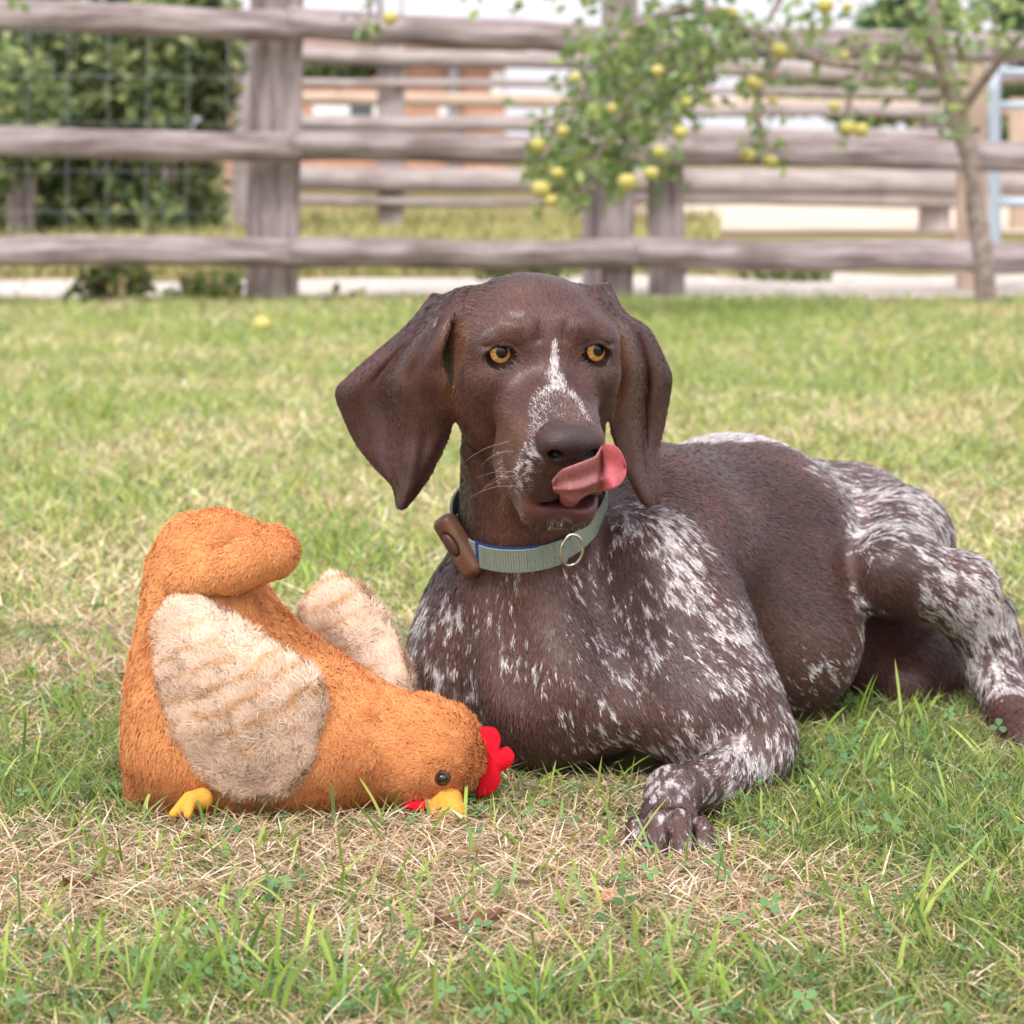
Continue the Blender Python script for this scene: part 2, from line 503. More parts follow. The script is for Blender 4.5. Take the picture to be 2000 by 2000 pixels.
def lawn(masks):
    rng = np.random.default_rng(31)
    # near lawn
    def cull(x, y, dist=None):
        k = np.ones(len(x), bool)
        for m in masks:
            k &= ~in_mask(m, np.stack([x, y], 1))
        return k
    x, y = scatter(265000, 1.38, 2.75, rng, .33)
    g = green_frac(x, y); isg = rng.random(len(x)) < g * .92
    ok = cull(x, y)
    # green
    m = isg & ok; xx, yy = x[m], y[m]; n = len(xx); gg = g[m]
    tall = rng.random(n) ** 3
    hgt = .007 + .011 * rng.random(n) + .024 * tall * gg
    col = GREENS[rng.integers(0, 5, n)] * rng.normal(1, .18, (n, 1)).clip(.5, 1.6)
    yel = (rng.random(n) < .25)[:, None]
    col = np.where(yel, col * .6 + np.array([.30, .26, .10]) * .4, col)
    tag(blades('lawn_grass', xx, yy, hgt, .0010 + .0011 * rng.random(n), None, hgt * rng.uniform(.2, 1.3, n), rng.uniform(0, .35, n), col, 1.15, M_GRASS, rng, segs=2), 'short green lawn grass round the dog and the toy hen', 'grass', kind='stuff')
    # straw: lies low and criss-cross
    m = (~isg) & ok; xx, yy = x[m], y[m]; n = len(xx)
    L = rng.uniform(.012, .042, n)
    hgt = rng.uniform(.001, .012, n)
    col = STRAWS[rng.integers(0, 5, n)] * rng.normal(1, .16, (n, 1)).clip(.5, 1.5)
    tag(blades('dry_thatch', xx, yy, hgt, .0010 + .0009 * rng.random(n), None, L, rng.uniform(-.6, 1.2, n), col, 1.05, M_STRAW, rng, z0=rng.uniform(.001, .012, n), segs=2), 'straw coloured dead grass matted among the green blades', 'dry grass', kind='stuff')
    # far lawn
    x, y = scatter(350000, 2.70, 8.35, rng, .42, .62)
    g = green_frac(x, y); isg = rng.random(len(x)) < g * .95
    ok = cull(x, y)
    m = isg & ok; xx, yy = x[m], y[m]; n = len(xx); s = (yy / 3) ** .6
    hgt = (.012 + .018 * rng.random(n) ** 2) * s
    col = GREENS[rng.integers(0, 5, n)] * rng.normal(1.35, .2, (n, 1)).clip(.5, 1.9) * np.array([[1.1, 1.0, 1.1]])
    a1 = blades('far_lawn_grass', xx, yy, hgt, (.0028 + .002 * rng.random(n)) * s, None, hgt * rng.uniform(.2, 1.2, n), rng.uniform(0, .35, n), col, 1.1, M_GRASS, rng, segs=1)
    tag(a1, 'green lawn stretching back to the wooden fence', 'grass', kind='stuff')
    m = (~isg) & ok; xx, yy = x[m], y[m]; n = len(xx); s = (yy / 3) ** .6
    L = rng.uniform(.015, .05, n) * s
    hgt = rng.uniform(.006, .022, n) * s
    col = STRAWS[rng.integers(0, 4, n)] * rng.normal(1.1, .14, (n, 1)).clip(.5, 1.5) * np.array([[.95, 1.02, .92]])
    tag(blades('far_dry_thatch', xx, yy, hgt, (.0025 + .0018 * rng.random(n)) * s, None, L, rng.uniform(-.2, .8, n), col, 1.05, M_STRAW, rng, segs=1), 'dry yellowed patches of the lawn behind the dog', 'dry grass', kind='stuff')
    # long single blades and tufts
    cx, cy, cn, ch = [], [], [], []
    tufts = [(250, 1960, 26, .075), (330, 1990, 30, .085), (420, 1930, 26, .070), (560, 1980, 30, .080), (600, 1900, 16, .07), (690, 1990, 22, .07), (800, 1995, 20, .06), (1000, 1990, 26, .060), (1060, 1985, 20, .06), (1240, 1960, 18, .07), (1420, 1990, 22, .06), (1500, 1960, 14, .06),
             (1075, 1495, 7, .050), (1170, 1520, 8, .060), (1215, 1515, 8, .045), (1260, 1720, 6, .060), (820, 1840, 8, .06), (1600, 1620, 14, .055), (1700, 1560, 16, .05), (1750, 1600, 16, .055), (1850, 1660, 14, .055), (1880, 1470, 10, .06), (1690, 1450, 9, .06), (1650, 1480, 8, .06), (1720, 1840, 16, .07), (1830, 1850, 14, .07), (1950, 1800, 16, .06),
             (60, 1950, 22, .07), (120, 1860, 16, .06), (30, 1500, 18, .05), (150, 1450, 16, .05), (210, 1560, 14, .045), (520, 1600, 10, .045), (640, 1600, 8, .05), (700, 1600, 7, .045), (270, 1600, 10, .05), (450, 1610, 8, .035), (900, 1620, 8, .04), (1560, 1500, 10, .04), (620, 1080, 60, .045), (700, 1110, 40, .04), (560, 1150, 40, .04), (110, 800, 60, .05), (230, 820, 60, .05), (1450, 640, 90, .06), (1600, 620, 90, .06), (1380, 620, 80, .06)]
    for u, v, k, hh in tufts:
        c = PG(u, v); k = max(4, int(k * (.55 if v > 1400 else 1)))
        cx += list(c[0] + rng.normal(size=k) * .020 * c[1] / 2); cy += list(c[1] + rng.normal(size=k) * .018 * c[1] / 2); ch += list(hh * rng.uniform(.45, 1.1, k) * (c[1] / 2) ** .4)
    x1, y1 = scatter(3000, 1.4, 2.6, rng, .29)
    cx = np.concatenate([cx, x1]); cy = np.concatenate([cy, y1]); ch = np.concatenate([ch, rng.uniform(.018, .045, 3000)])
    k = cull(cx, cy); cx, cy, ch = cx[k], cy[k], ch[k]; n = len(cx)
    col = GREENS[rng.integers(0, 5, n)] * np.array([[1.1, 1.15, 1.0]]) * rng.normal(1, .15, (n, 1)).clip(.6, 1.5)
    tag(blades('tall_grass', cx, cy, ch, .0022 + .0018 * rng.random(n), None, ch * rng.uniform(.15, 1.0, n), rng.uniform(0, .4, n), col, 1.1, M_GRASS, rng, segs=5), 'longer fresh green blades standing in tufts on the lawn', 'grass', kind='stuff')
    # clover and plantain leaves
    x, y = scatter(2600, 1.4, 2.8, rng, .29)
    k = cull(x, y) & (rng.random(2600) < .25 + .75 * green_frac(x, y)); x, y = x[k], y[k]
    V, F, C = [], [], []
    for px, py in zip(x, y):
        z = rng.uniform(.008, .024); R = rng.uniform(.0026, .0055); a0 = rng.uniform(0, 6.28); col = np.array([.13, .24, .085]) * rng.uniform(.7, 1.5) + np.array([.0, .01, .02]) * rng.random()
        tx, ty = rng.normal(0, .35, 2)
        for q in range(3):
            a = a0 + q * 2.094
            ax = np.array([math.cos(a), math.sin(a)]); pr = np.array([-ax[1], ax[0]])
            b = len(V)
            for rr, ww, dz in ((.08, 0, 0), (.6, .52, .12), (1.15, .62, .2), (1.55, .30, .12), (1.48, 0, .05), (1.55, -.30, .12), (1.15, -.62, .2), (.6, -.52, .12)):
                o = (ax * rr + pr * ww) * R
                V.append((px + o[0], py + o[1], z + dz * R + o[0] * tx + o[1] * ty)); C.append(col * (1.25 if ww == 0 else 1))
            F += [(b, b + 1, b + 7), (b + 1, b + 2, b + 7), (b + 2, b + 6, b + 7), (b + 2, b + 3, b + 6), (b + 3, b + 5, b + 6), (b + 3, b + 4, b + 5)]
    tag(mesh_obj('clover', V, F, M_GRASS, None, True, np.array(C)), 'small round clover leaves dotted through the lawn', 'clover', kind='stuff')
# ------------------------------------------------------------------ fences
def wood_mat(name, c1, c2, c3):
    m, nt, b = new_mat(name, rough=.85, spec=.12)
    tc = nt.nodes.new('ShaderNodeTexCoord'); mp = nt.nodes.new('ShaderNodeMapping'); mp.inputs['Scale'].default_value = (3, 28, 28)
    nt.links.new(tc.outputs['Object'], mp.inputs['Vector'])
    n1 = nt.nodes.new('ShaderNodeTexNoise'); n1.inputs['Scale'].default_value = 1.3; n1.inputs['Detail'].default_value = 8; n1.inputs['Roughness'].default_value = .65
    n2 = nt.nodes.new('ShaderNodeTexNoise'); n2.inputs['Scale'].default_value = 3.5; n2.inputs['Detail'].default_value = 3
    nt.links.new(mp.outputs[0], n1.inputs['Vector']); nt.links.new(tc.outputs['Object'], n2.inputs['Vector'])
    rp = nt.nodes.new('ShaderNodeValToRGB')
    rp.color_ramp.elements[0].position = .36; rp.color_ramp.elements[0].color = (*c1, 1)
    rp.color_ramp.elements[1].position = .62; rp.color_ramp.elements[1].color = (*c2, 1)
    nt.links.new(n1.outputs['Fac'], rp.inputs['Fac'])
    mx = nt.nodes.new('ShaderNodeMixRGB'); mx.inputs[2].default_value = (*c3, 1)
    r2 = nt.nodes.new('ShaderNodeValToRGB'); r2.color_ramp.elements[0].position = .52; r2.color_ramp.elements[1].position = .72
    r2.color_ramp.elements[1].color = (.6, .6, .6, 1)
    nt.links.new(n2.outputs['Fac'], r2.inputs['Fac']); nt.links.new(r2.outputs[0], mx.inputs[0]); nt.links.new(rp.outputs[0], mx.inputs[1])
    nt.links.new(mx.outputs[0], b.inputs['Base Color'])
    bp = nt.nodes.new('ShaderNodeBump'); bp.inputs['Strength'].default_value = .5; bp.inputs['Distance'].default_value = .006
    nt.links.new(n1.outputs['Fac'], bp.inputs['Height']); nt.links.new(bp.outputs['Normal'], b.inputs['Normal'])
    return m
M_WOOD = wood_mat('weathered_wood', (.17, .130, .125), (.44, .375, .385), (.10, .07, .062))
M_WOOD2 = wood_mat('grey_wood', (.29, .24, .23), (.46, .40, .395), (.20, .155, .145))
M_NEWWOOD = wood_mat('pale_new_wood', (.50, .37, .28), (.62, .49, .40), (.45, .32, .24))
M_WIRE, _, _ = new_mat('galvanised_wire', (.33, .36, .39), rough=.5, spec=.4, Metallic=.2)
M_STEEL, _, _ = new_mat('galvanised_steel', (.40, .47, .54), rough=.5, spec=.4, Metallic=.3)
frg = np.random.default_rng(17)

def local_obj(name, V, F, mat, parent, origin, xdir, smooth=True):
    """mesh whose local x runs along xdir, so that the grain follows the timber"""
    x = np.array(xdir, float); x /= np.linalg.norm(x)
    z = np.array([0, 0, 1.0]) if abs(x[2]) < .9 else np.array([0, 1.0, 0])
    y = np.cross(z, x); y /= np.linalg.norm(y); z = np.cross(x, y)
    R = np.stack([x, y, z], 1)
    Vl = (np.array(V) - origin) @ R
    ob = mesh_obj(name, Vl, F, mat, None, smooth)
    M = Matrix([[*R[0], origin[0]], [*R[1], origin[1]], [*R[2], origin[2]], [0, 0, 0, 1]])
    ob.parent = parent
    ob.matrix_world = M
    if parent is not None:
        ob.matrix_parent_inverse = Matrix.Identity(4)
        ob.matrix_basis = parent.matrix_world.inverted() @ M
    return ob
def log(name, a, b, ra, rb, mat, parent, flat=1.0, n=26, m=14, wob=.004):
    a, b = np.array(a), np.array(b); ax = (b - a) / np.linalg.norm(b - a)
    s1 = np.cross(ax, [0, 0, 1.0]) if abs(ax[2]) < .9 else np.array([1.0, 0, 0])
    s1 /= np.linalg.norm(s1); s2 = np.cross(s1, ax)
    o1, o2 = frg.uniform(0, 50, 2)
    V, F = [], []
    for i in range(n + 1):
        t = i / n; c = a + (b - a) * t + s2 * wob * math.sin(t * 7 + o1) + s1 * wob * .5 * math.sin(t * 5 + o2)
        r = ra + (rb - ra) * t
        for j in range(m):
            q = 2 * math.pi * j / m
            rr = r * (1 + .05 * math.sin(3 * q + o1) + .03 * math.sin(t * 23 + 2 * q + o2))
            V.append(c + s1 * rr * flat * math.cos(q) + s2 * rr * math.sin(q))
    for i in range(n):
        for j in range(m):
            F.append((i * m + j, i * m + (j + 1) % m, (i + 1) * m + (j + 1) % m, (i + 1) * m + j))
    V += [a, b]; k = len(V)
    for j in range(m):
        F.append((k - 2, (j + 1) % m, j, j)); F.append((k - 1, n * m + j, n * m + (j + 1) % m, n * m + (j + 1) % m))
    F = np.array(F)
    tri = F[F[:, 2] == F[:, 3]][:, :3]; quad = F[F[:, 2] != F[:, 3]]
    T = np.concatenate([tri, quad[:, [0, 1, 2]], quad[:, [0, 2, 3]]])
    return local_obj(name, V, T, mat, parent, a, ax)
def beam(name, base, top, w, d, rz, mat, parent, bev=.008):
    base, top = np.array(base), np.array(top); ax = (top - base) / np.linalg.norm(top - base)
    c, s = math.cos(rz), math.sin(rz); X = np.array([c, s, 0]); Yv = np.array([-s, c, 0])
    prof = [(-w / 2 + bev, -d / 2), (w / 2 - bev, -d / 2), (w / 2, -d / 2 + bev), (w / 2, d / 2 - bev), (w / 2 - bev, d / 2), (-w / 2 + bev, d / 2), (-w / 2, d / 2 - bev), (-w / 2, -d / 2 + bev)]
    V, F = [], []; n = 10
    for i in range(n + 1):
        p = base + (top - base) * i / n
        for a, b in prof:
            g = 1 + frg.normal() * .01
            V.append(p + X * a * g + Yv * b * g)
    m = len(prof)
    for i in range(n):
        for j in range(m):
            q = (i * m + j, i * m + (j + 1) % m, (i + 1) * m + (j + 1) % m, (i + 1) * m + j)
            F += [q[:3], (q[0], q[2], q[3])]
    for j in range(1, m - 1):
        F += [(0, j + 1, j), (n * m, n * m + j, n * m + j + 1)]
    return local_obj(name, V, F, mat, parent, base, ax, False)

YF = lambda u: 7.92 + .00045 * u                              # depth of the near fence along the picture
fence = thing('post_and_rail_fence', (0, 8.8, 0), 'weathered grey half-round post and rail fence standing nearest behind the lawn', 'fence')
def rail(pts, r, mat=M_WOOD, par=fence, Y=YF, name='rail', flat=.7, dY=0):
    (u0, v0), (u1, v1) = pts
    y0, y1 = Y(u0) + dY, Y(u1) + dY
    return log(name, P(u0, v0, y0), P(u1, v1, y1), r * y0 / FPX, r * y1 / FPX * .97, mat, par, flat)
def ground_post(u, v_top, w, d, mat=M_WOOD, par=fence, Y=YF, rz=0.0, lean=0, dY=.10, name='post'):
    y = Y(u) + dY
    t = P(u, v_top, y); b = np.array([t[0] + lean, y, -.05])
    return beam(name, b, t, w, d, rz, mat, par)
for a, b in [((-420, 18), (585, 50)), ((560, 44), (1235, 84)), ((1230, 84), (1960, 92)), ((1930, 92), (2600, 104))]:
    rail((a, b), 31)
for a, b in [((-420, 272), (585, 286)), ((570, 284), (1240, 292)), ((1225, 290), (1925, 306)), ((1900, 304), (2600, 312))]:
    rail((a, b), 30)
for a, b in [((-420, 488), (590, 495)), ((565, 494), (1240, 496)), ((1225, 495), (1910, 502)), ((1890, 502), (2600, 508))]:
    rail((a, b), 30)
ground_post(542, -70, .160, .12, rz=.22, lean=-.02, dY=.13)
ground_post(1212, -90, .11, .10, rz=.1, lean=-.02)
ground_post(1297, 40, .12, .10, rz=-.1, dY=.13, lean=.01)
ground_post(1160, 120, .07, .08, rz=.2, dY=.35)
ground_post(1897, 110, .09, .10, mat=M_NEWWOOD, rz=.1, dY=.22)
ground_post(-330, -60, .14, .11, rz=.1)
ground_post(2580, -60, .13, .11, rz=.1)
for v0, v1, r in ((20, 18, 31), (268, 272, 30), (482, 488, 30)):
    rail(((-1500, v0), (-400, v1)), r)
for v0, v1, r in ((104, 118, 30), (312, 322, 29), (508, 514, 29)):
    rail(((2590, v0), (3700, v1)), r)
ground_post(-1450, -60, .14, .11, rz=.1); ground_post(3650, -60, .13, .11, rz=.1)
# stock wire on the left bay
wf = thing('wire_netting', (P(250, 600, YF(250))[0], YF(250) + .16, 0), 'thin galvanised stock wire netting behind the left bay of the fence', 'wire fence')
def wire(a, b, r=.0012):
    return log('wire', a, b, r, r, M_WIRE, wf, 1.0, 6, 6, .0)
yw = lambda u: YF(u) + .19
for u in range(-300, 480, 78):
    wire(P(u + 45, 20, yw(u)), P(u + 38, 560, yw(u)))
for v in (60, 145, 235, 330, 410, 480):
    wire(P(-330, v, yw(-330)), P(480, v + 6, yw(480)))

# second fence, beyond the path
Y2 = lambda u: 13.6 + .0006 * u
fence2 = thing('far_rail_fence', (P(900, 450, Y2(900))[0], Y2(900), 0), 'second grey post and rail fence seen between the rails of the near fence', 'fence')
for a, b, r in [((560, 108), (1190, 122), 17), ((560, 240), (1190, 244), 16), ((560, 348), (1190, 358), 24),
                ((1180, 126), (1860, 148), 18), ((1180, 214), (1860, 218), 13), ((1180, 258), (1860, 268), 14), ((1180, 352), (1900, 362), 26), ((1180, 384), (1900, 392), 14),
                ((1860, 148), (2500, 152), 14), ((1900, 360), (2500, 372), 22)]:
    rail((a, b), r, M_WOOD2, fence2, Y2)
for a, b, r in [((560, 160), (1190, 166), 8), ((1180, 176), (1860, 182), 8), ((560, 392), (1190, 396), 9)]:
    rail((a, b), r, M_WOOD2, fence2, Y2)
for u, vt, w in [(764, 92, .145), (1165, 95, .15), (1825, 120, .17), (480, 92, .14), (2300, 110, .15)]:
    ground_post(u, vt, w, .12, M_WOOD2, fence2, Y2)
pl = thing('pale_plank_rail', (P(860, 450, 15.2)[0], 15.2, 0), 'pale new timber rail running behind the grey fences', 'rail')
log('plank', P(520, 190, 15.2), P(2600, 222, 15.6), .040, .040, M_NEWWOOD, pl, .6, 20, 12, .003)
for u in (530, 1240, 1990):
    t = P(u, 192, 15.3); beam('post', (t[0], 15.32, -.05), t, .10, .10, 0, M_NEWWOOD, pl)

# steel gate post at the right edge
gp = thing('steel_gate', (P(1943, 560, 9.9)[0], 9.9, 0), 'pale blue-grey galvanised steel gate behind the fence by the apple trunk', 'gate')
t = P(1942, 128, 9.9); log('gate_post', (t[0], 9.9, -.02), t, .024, .024, M_STEEL, gp, 1, 8, 14, 0)
for v in (140, 205, 395):
    log('gate_bar', P(1942, v, 9.9), P(2500, v + 8, 9.95), .016 if v != 395 else .02, .016, M_STEEL, gp, 1, 6, 10, 0)

# ------------------------------------------------------------------ leaves
M_LEAF = attr_mat('leaf', rough=.5, spec=.25, transl=.35)
def leaf_cloud(name, C, size, colors, rng, parent, mat=M_LEAF, droop=.2):
    """folded pointed leaves (4 triangles) at points C"""
    n = len(C); size = np.broadcast_to(size, (n,))[:, None]
    d = unit(rng.normal(size=(n, 3)) + np.array([[0, 0, -droop]]))
    s = unit(np.cross(d, rng.normal(size=(n, 3)))); nn = np.cross(s, d)
    p = [C, C + d * size * .45 + s * size * .28 + nn * size * .08, C + d * size, C + d * size * .45 - s * size * .28 + nn * size * .08, C + d * size * .5]
    V = np.stack(p, 1).reshape(-1, 3); b = np.arange(n)[:, None] * 5
    F = np.concatenate([b + np.array([[0, 1, 4]]), b + np.array([[1, 2, 4]]), b + np.array([[2, 3, 4]]), b + np.array([[3, 0, 4]])])
    return mesh_obj(name, V, F, mat, parent, False, np.repeat(colors, 5, 0))
def limb(pts, rads, name, mat, parent):
    c = catmull(pts, len(pts) * 5); r = np.interp(np.linspace(0, 1, len(c)), np.linspace(0, 1, len(rads)), rads)
    V, F = [], []; m = 9
    for i, q in enumerate(c):
        t = c[min(i + 1, len(c) - 1)] - c[max(i - 1, 0)]; t /= np.linalg.norm(t)
        s1 = np.cross(t, [0, 1.0, 0.1]); s1 /= np.linalg.norm(s1); s2 = np.cross(t, s1)
        for j in range(m):
            a = 2 * math.pi * j / m; rr = r[i] * (1 + .10 * math.sin(3 * a + i * .7))
            V.append(q + s1 * rr * math.cos(a) + s2 * rr * math.sin(a))
    for i in range(len(c) - 1):
        for j in range(m):
            F.append((i * m + j, i * m + (j + 1) % m, (i + 1) * m + (j + 1) % m, (i + 1) * m + j))
    return mesh_obj(name, V, F, mat, parent)
M_BARK = noise_mat('apple_bark', (.22, .17, .145), (.42, .35, .32), scale=40, rough=.9, spec=.1, bump=.6, bdist=.006)
trg = np.random.default_rng(41)

# apple tree in front of the fence
AY = 8.15
tb_ = PG(1930, 598); AY = float(tb_[1])
tree = thing('apple_tree', (tb_[0], AY, 0), 'young apple tree with leaning trunk and small yellow apples before the fence', 'tree')
tp = lambda u, v, dy=0.0: P(u, v, AY + dy)
limb([tp(1928, 610), tp(1922, 520), tp(1908, 420), tp(1896, 320), tp(1866, 210), tp(1838, 110), tp(1822, 0), tp(1800, -120), tp(1790, -260)], [.038, .034, .031, .031, .036, .030, .024, .018, .01], 'trunk', M_BARK, tree)
BR = [[(1868, 230, 0), (1920, 160, -.1), (1985, 80, -.2), (2080, 0, -.3), (2160, -80, -.3)],
      [(1840, 120, 0), (1805, 60, -.1), (1775, 0, -.2), (1740, -110, -.2)],
      [(1850, 170, 0), (1780, 135, -.15), (1690, 128, -.3), (1600, 118, -.4), (1530, 90, -.5), (1450, 60, -.6), (1390, 120, -.7), (1330, 215, -.75), (1270, 255, -.8)],
      [(1450, 60, -.6), (1380, 20, -.7), (1290, 30, -.75), (1200, 90, -.85), (1120, 210, -.9), (1060, 310, -.95)],
      [(1390, 120, -.7), (1300, 140, -.75), (1230, 200, -.85), (1180, 280, -.9), (1150, 340, -.9)],
      [(1530, 90, -.5), (1490, 160, -.55), (1480, 230, -.6), (1500, 290, -.6)],
      [(1690, 128, -.3), (1660, 190, -.35), (1655, 240, -.35)],
      [(1800, -120, 0), (1600, -120, -.4), (1400, -80, -.8), (1200, -60, -1.0), (1000, -70, -1.2), (760, -40, -1.4), (720, 30, -1.4)],
      [(1600, -120, -.4), (1540, -30, -.5), (1500, 40, -.55)],
      [(1000, -70, -1.2), (600, -110, -1.6), (200, -80, -1.8), (40, -20, -1.9)],
      [(1800, -120, 0), (1900, -140, -.2), (2050, -60, -.3), (2150, 30, -.3)]]
for b in BR:
    limb([tp(*q) for q in b], np.linspace(.020, .005, 6), 'branch', M_BARK, tree)
def in_poly(n, cu, cv, su, sv, dy, sdy):
    return np.array([tp(cu + trg.normal() * su, cv + trg.normal() * sv, dy + trg.normal() * sdy) for _ in range(n)])
cl = [(1240, 110, 65, 55, 170), (1330, 60, 70, 40, 130), (1160, 190, 50, 50, 130), (1210, 260, 50, 45, 120), (1100, 290, 35, 40, 100), (1060, 330, 20, 45, 45), (1280, 200, 60, 45, 110), (1190, 340, 25, 30, 45), (1090, 350, 20, 25, 30), (1400, 70, 55, 35, 80), (1350, 150, 45, 40, 50), (1480, 230, 22, 45, 32), (1500, 60, 50, 30, 36), (1590, 60, 45, 40, 34), (1690, 110, 45, 30, 36), (1800, 80, 60, 50, 60), (1900, 60, 60, 40, 70), (1960, 20, 50, 25, 70), (1850, 200, 40, 40, 30), (1655, 250, 20, 20, 12), (1510, 300, 15, 20, 10), (1640, 20, 60, 15, 16), (1290, 330, 30, 25, 14), (1130, 100, 25, 30, 14), (1130, 400, 8, 15, 7),
      (1300, -60, 250, 35, 300), (1850, -80, 200, 60, 260), (720, 35, 9, 22, 7), (35, 5, 14, 10, 5), (600, -95, 220, 30, 130), (150, -90, 140, 25, 70), (1085, -8, 8, 8, 3), (1170, 10, 5, 16, 4)]
C = np.concatenate([in_poly(int(k * (1.25 if b > 0 else 1)), a, b, c, d, -.75 if a < 1420 else -.35, .16) for a, b, c, d, k in cl])
n = len(C)
LG = np.array([[.24, .33, .11], [.30, .38, .15], [.17, .26, .09], [.36, .41, .15], [.23, .32, .17]])
tag(leaf_cloud('crown', C, trg.uniform(.035, .062, n), LG[trg.integers(0, 5, n)] * trg.normal(1, .18, (n, 1)).clip(.5, 1.5), trg, tree), kind='stuff')
M_APPLE = noise_mat('apple_skin', (.44, .46, .12), (.60, .45, .14), scale=14, rough=.35, spec=.4, bump=0)
def apple_mesh():
    V, F = [], []; nu, nv = 12, 16
    for i in range(nu + 1):
        a = math.pi * i / nu
        r = math.sin(a) * (1 + .12 * math.cos(a)); z = math.cos(a) * .92 - .22 * math.exp(-(a / .35) ** 2) + .12 * math.exp(-((math.pi - a) / .3) ** 2)
        for j in range(nv):
            V.append((r * math.cos(2 * math.pi * j / nv), r * math.sin(2 * math.pi * j / nv), z))
    for i in range(nu):
        for j in range(nv):
            F.append((i * nv + j, (i + 1) * nv + j, (i + 1) * nv + (j + 1) % nv, i * nv + (j + 1) % nv))
    return V, F
AV, AF = apple_mesh()
first = None
for u, v, r in [(1472, 163, 20), (1522, 98, 19), (1425, 28, 20), (1612, 12, 19), (1330, 258, 16), (1284, 138, 14), (1225, 355, 21), (1272, 338, 17), (1288, 296, 15), (1056, 370, 21), (1077, 392, 16), (1050, 283, 17), (1100, 256, 14), (1089, 338, 15), (1195, 212, 13), (1460, 303, 17), (1504, 315, 17), (1655, 250, 18), (1682, 254, 17), (1630, 208, 13), (1510, 196, 11), (1124, 152, 13), (1342, 200, 12), (762, 36, 17), (1650, 108, 10), (1655, 14, 12)]:
    dy = -1.05 if u < 1420 else -.60
    if first is None:
        ob = first = mesh_obj('apple', AV, AF, M_APPLE, tree)
    else:
        ob = first.copy(); COL.objects.link(ob)
    c = tp(u, v, dy); s = .9 * r * c[1] / FPX
    M = Matrix.Translation(Vector(c)) @ Matrix.Rotation(trg.uniform(-.4, .4), 4, 'X') @ Matrix.Scale(s, 4)
    ob.parent = tree; ob.matrix_parent_inverse = Matrix.Identity(4); ob.matrix_basis = tree.matrix_world.inverted() @ M

# ------------------------------------------------------------------ shrubs, trees and house beyond
def bush(name, label, u, v, Y, ru, rv, n, size, cols, cat='shrub', ry=None, group=None, stem=True, gap=.5):
    c = P(u, v, Y); rx, rz = ru * Y / FPX, rv * Y / FPX; ry = ry or rx * .7
    b = thing(name, (c[0], Y, 0), label, cat, group)
    k = trg.integers(9, 14); lobes = unit(trg.normal(size=(k, 3))) * trg.uniform(.35, .8, (k, 1))
    idx = trg.integers(0, k, n)
    d = unit(trg.normal(size=(n, 3))) * trg.uniform(.12, .5, (n, 1)) ** .6 * .62
    q = (lobes[idx] + d)
    q = c + q * np.array([rx, ry, rz])
    q0 = q; q = q[q[:, 2] > .03]; m = len(q)
    keep_ = (q0[:, 2] > .03)
    lt = trg.uniform(.65, 1.7, (k, 1))[idx][keep_]
    cc_ = lt * cols[trg.integers(0, len(cols), m)] * trg.normal(1, .2, (m, 1)).clip(.4, 1.7)
    tag(leaf_cloud('crown', q, trg.uniform(.6, 1.3, m) * size, cc_, trg, b), kind='stuff')
    if stem:
        for s in range(4):
            a = trg.uniform(0, 6.28)
            limb([np.array([c[0] + .08 * math.cos(a), Y + .08 * math.sin(a), -.03]), c * .5 + np.array([c[0] + rx * .3 * math.cos(a), Y + ry * .3 * math.sin(a), c[2]]) * .5 - np.array([0, 0, c[2] * .3]), c + np.array([rx * .5 * math.cos(a), ry * .4, rz * .4])], [.03, .02, .008], 'stem', M_BARK, b)
    return b
DK = 1.4 * np.array([[.050, .075, .034], [.075, .105, .045], [.11, .145, .060], [.17, .20, .080], [.06, .08, .045], [.22, .23, .10]])
bush('hedge_shrub', 'big dark leafy shrub behind the wire at the left edge', 30, 220, 12.6, 280, 330, 13000, .075, DK)
bush('hedge_shrub', 'leafy shrub with yellowish shoots next to the fence post side of the wire', 310, 235, 12.9, 210, 310, 12000, .07, DK)
bush('hedge_shrub', 'large shrub mostly out of the frame at far left', -330, 200, 12.8, 260, 260, 3000, .08, DK)
bush('hedge_shrub', 'leafy shrub beyond the left end of the wire netting', -820, 200, 13.2, 280, 270, 3000, .08, DK)
FG = np.array([[.045, .085, .032], [.07, .12, .045], [.09, .15, .055], [.05, .08, .05]])
bush('broadleaf_tree', 'round green tree rising above the top rail left of the pale sky', 770, -130, 34, 220, 175, 7000, .22, FG, 'tree')
bush('broadleaf_tree', 'green tree over the top rail above the left fence post', 340, -170, 33, 300, 190, 5000, .22, FG, 'tree')
bush('broadleaf_tree', 'dark green tree over the rails at the right edge', 2130, 20, 30, 230, 190, 6000, .20, FG, 'tree')
bush('broadleaf_tree', 'pale distant tree showing between the apple branches at right', 1790, 40, 38, 110, 110, 2600, .24, FG * 1.5, 'tree')
bush('low_hedge', 'dark low hedge seen through the steel gate at the right edge', 2060, 230, 21, 190, 60, 3500, .12, DK, 'hedge', ry=.6, stem=False)
bush('low_hedge', 'dull green low hedge behind the second fence at right', 1650, 180, 27, 210, 60, 3500, .15, DK * 1.4, 'hedge', ry=.8, stem=False)
bush('low_hedge', 'dark evergreen patch beside the brick house seen between the upper rails', 690, 130, 24, 130, 35, 2200, .12, DK * .8, 'hedge', ry=.6, stem=False)
WD = np.array([[.12, .17, .05], [.18, .22, .07], [.30, .24, .12], [.10, .13, .05]])
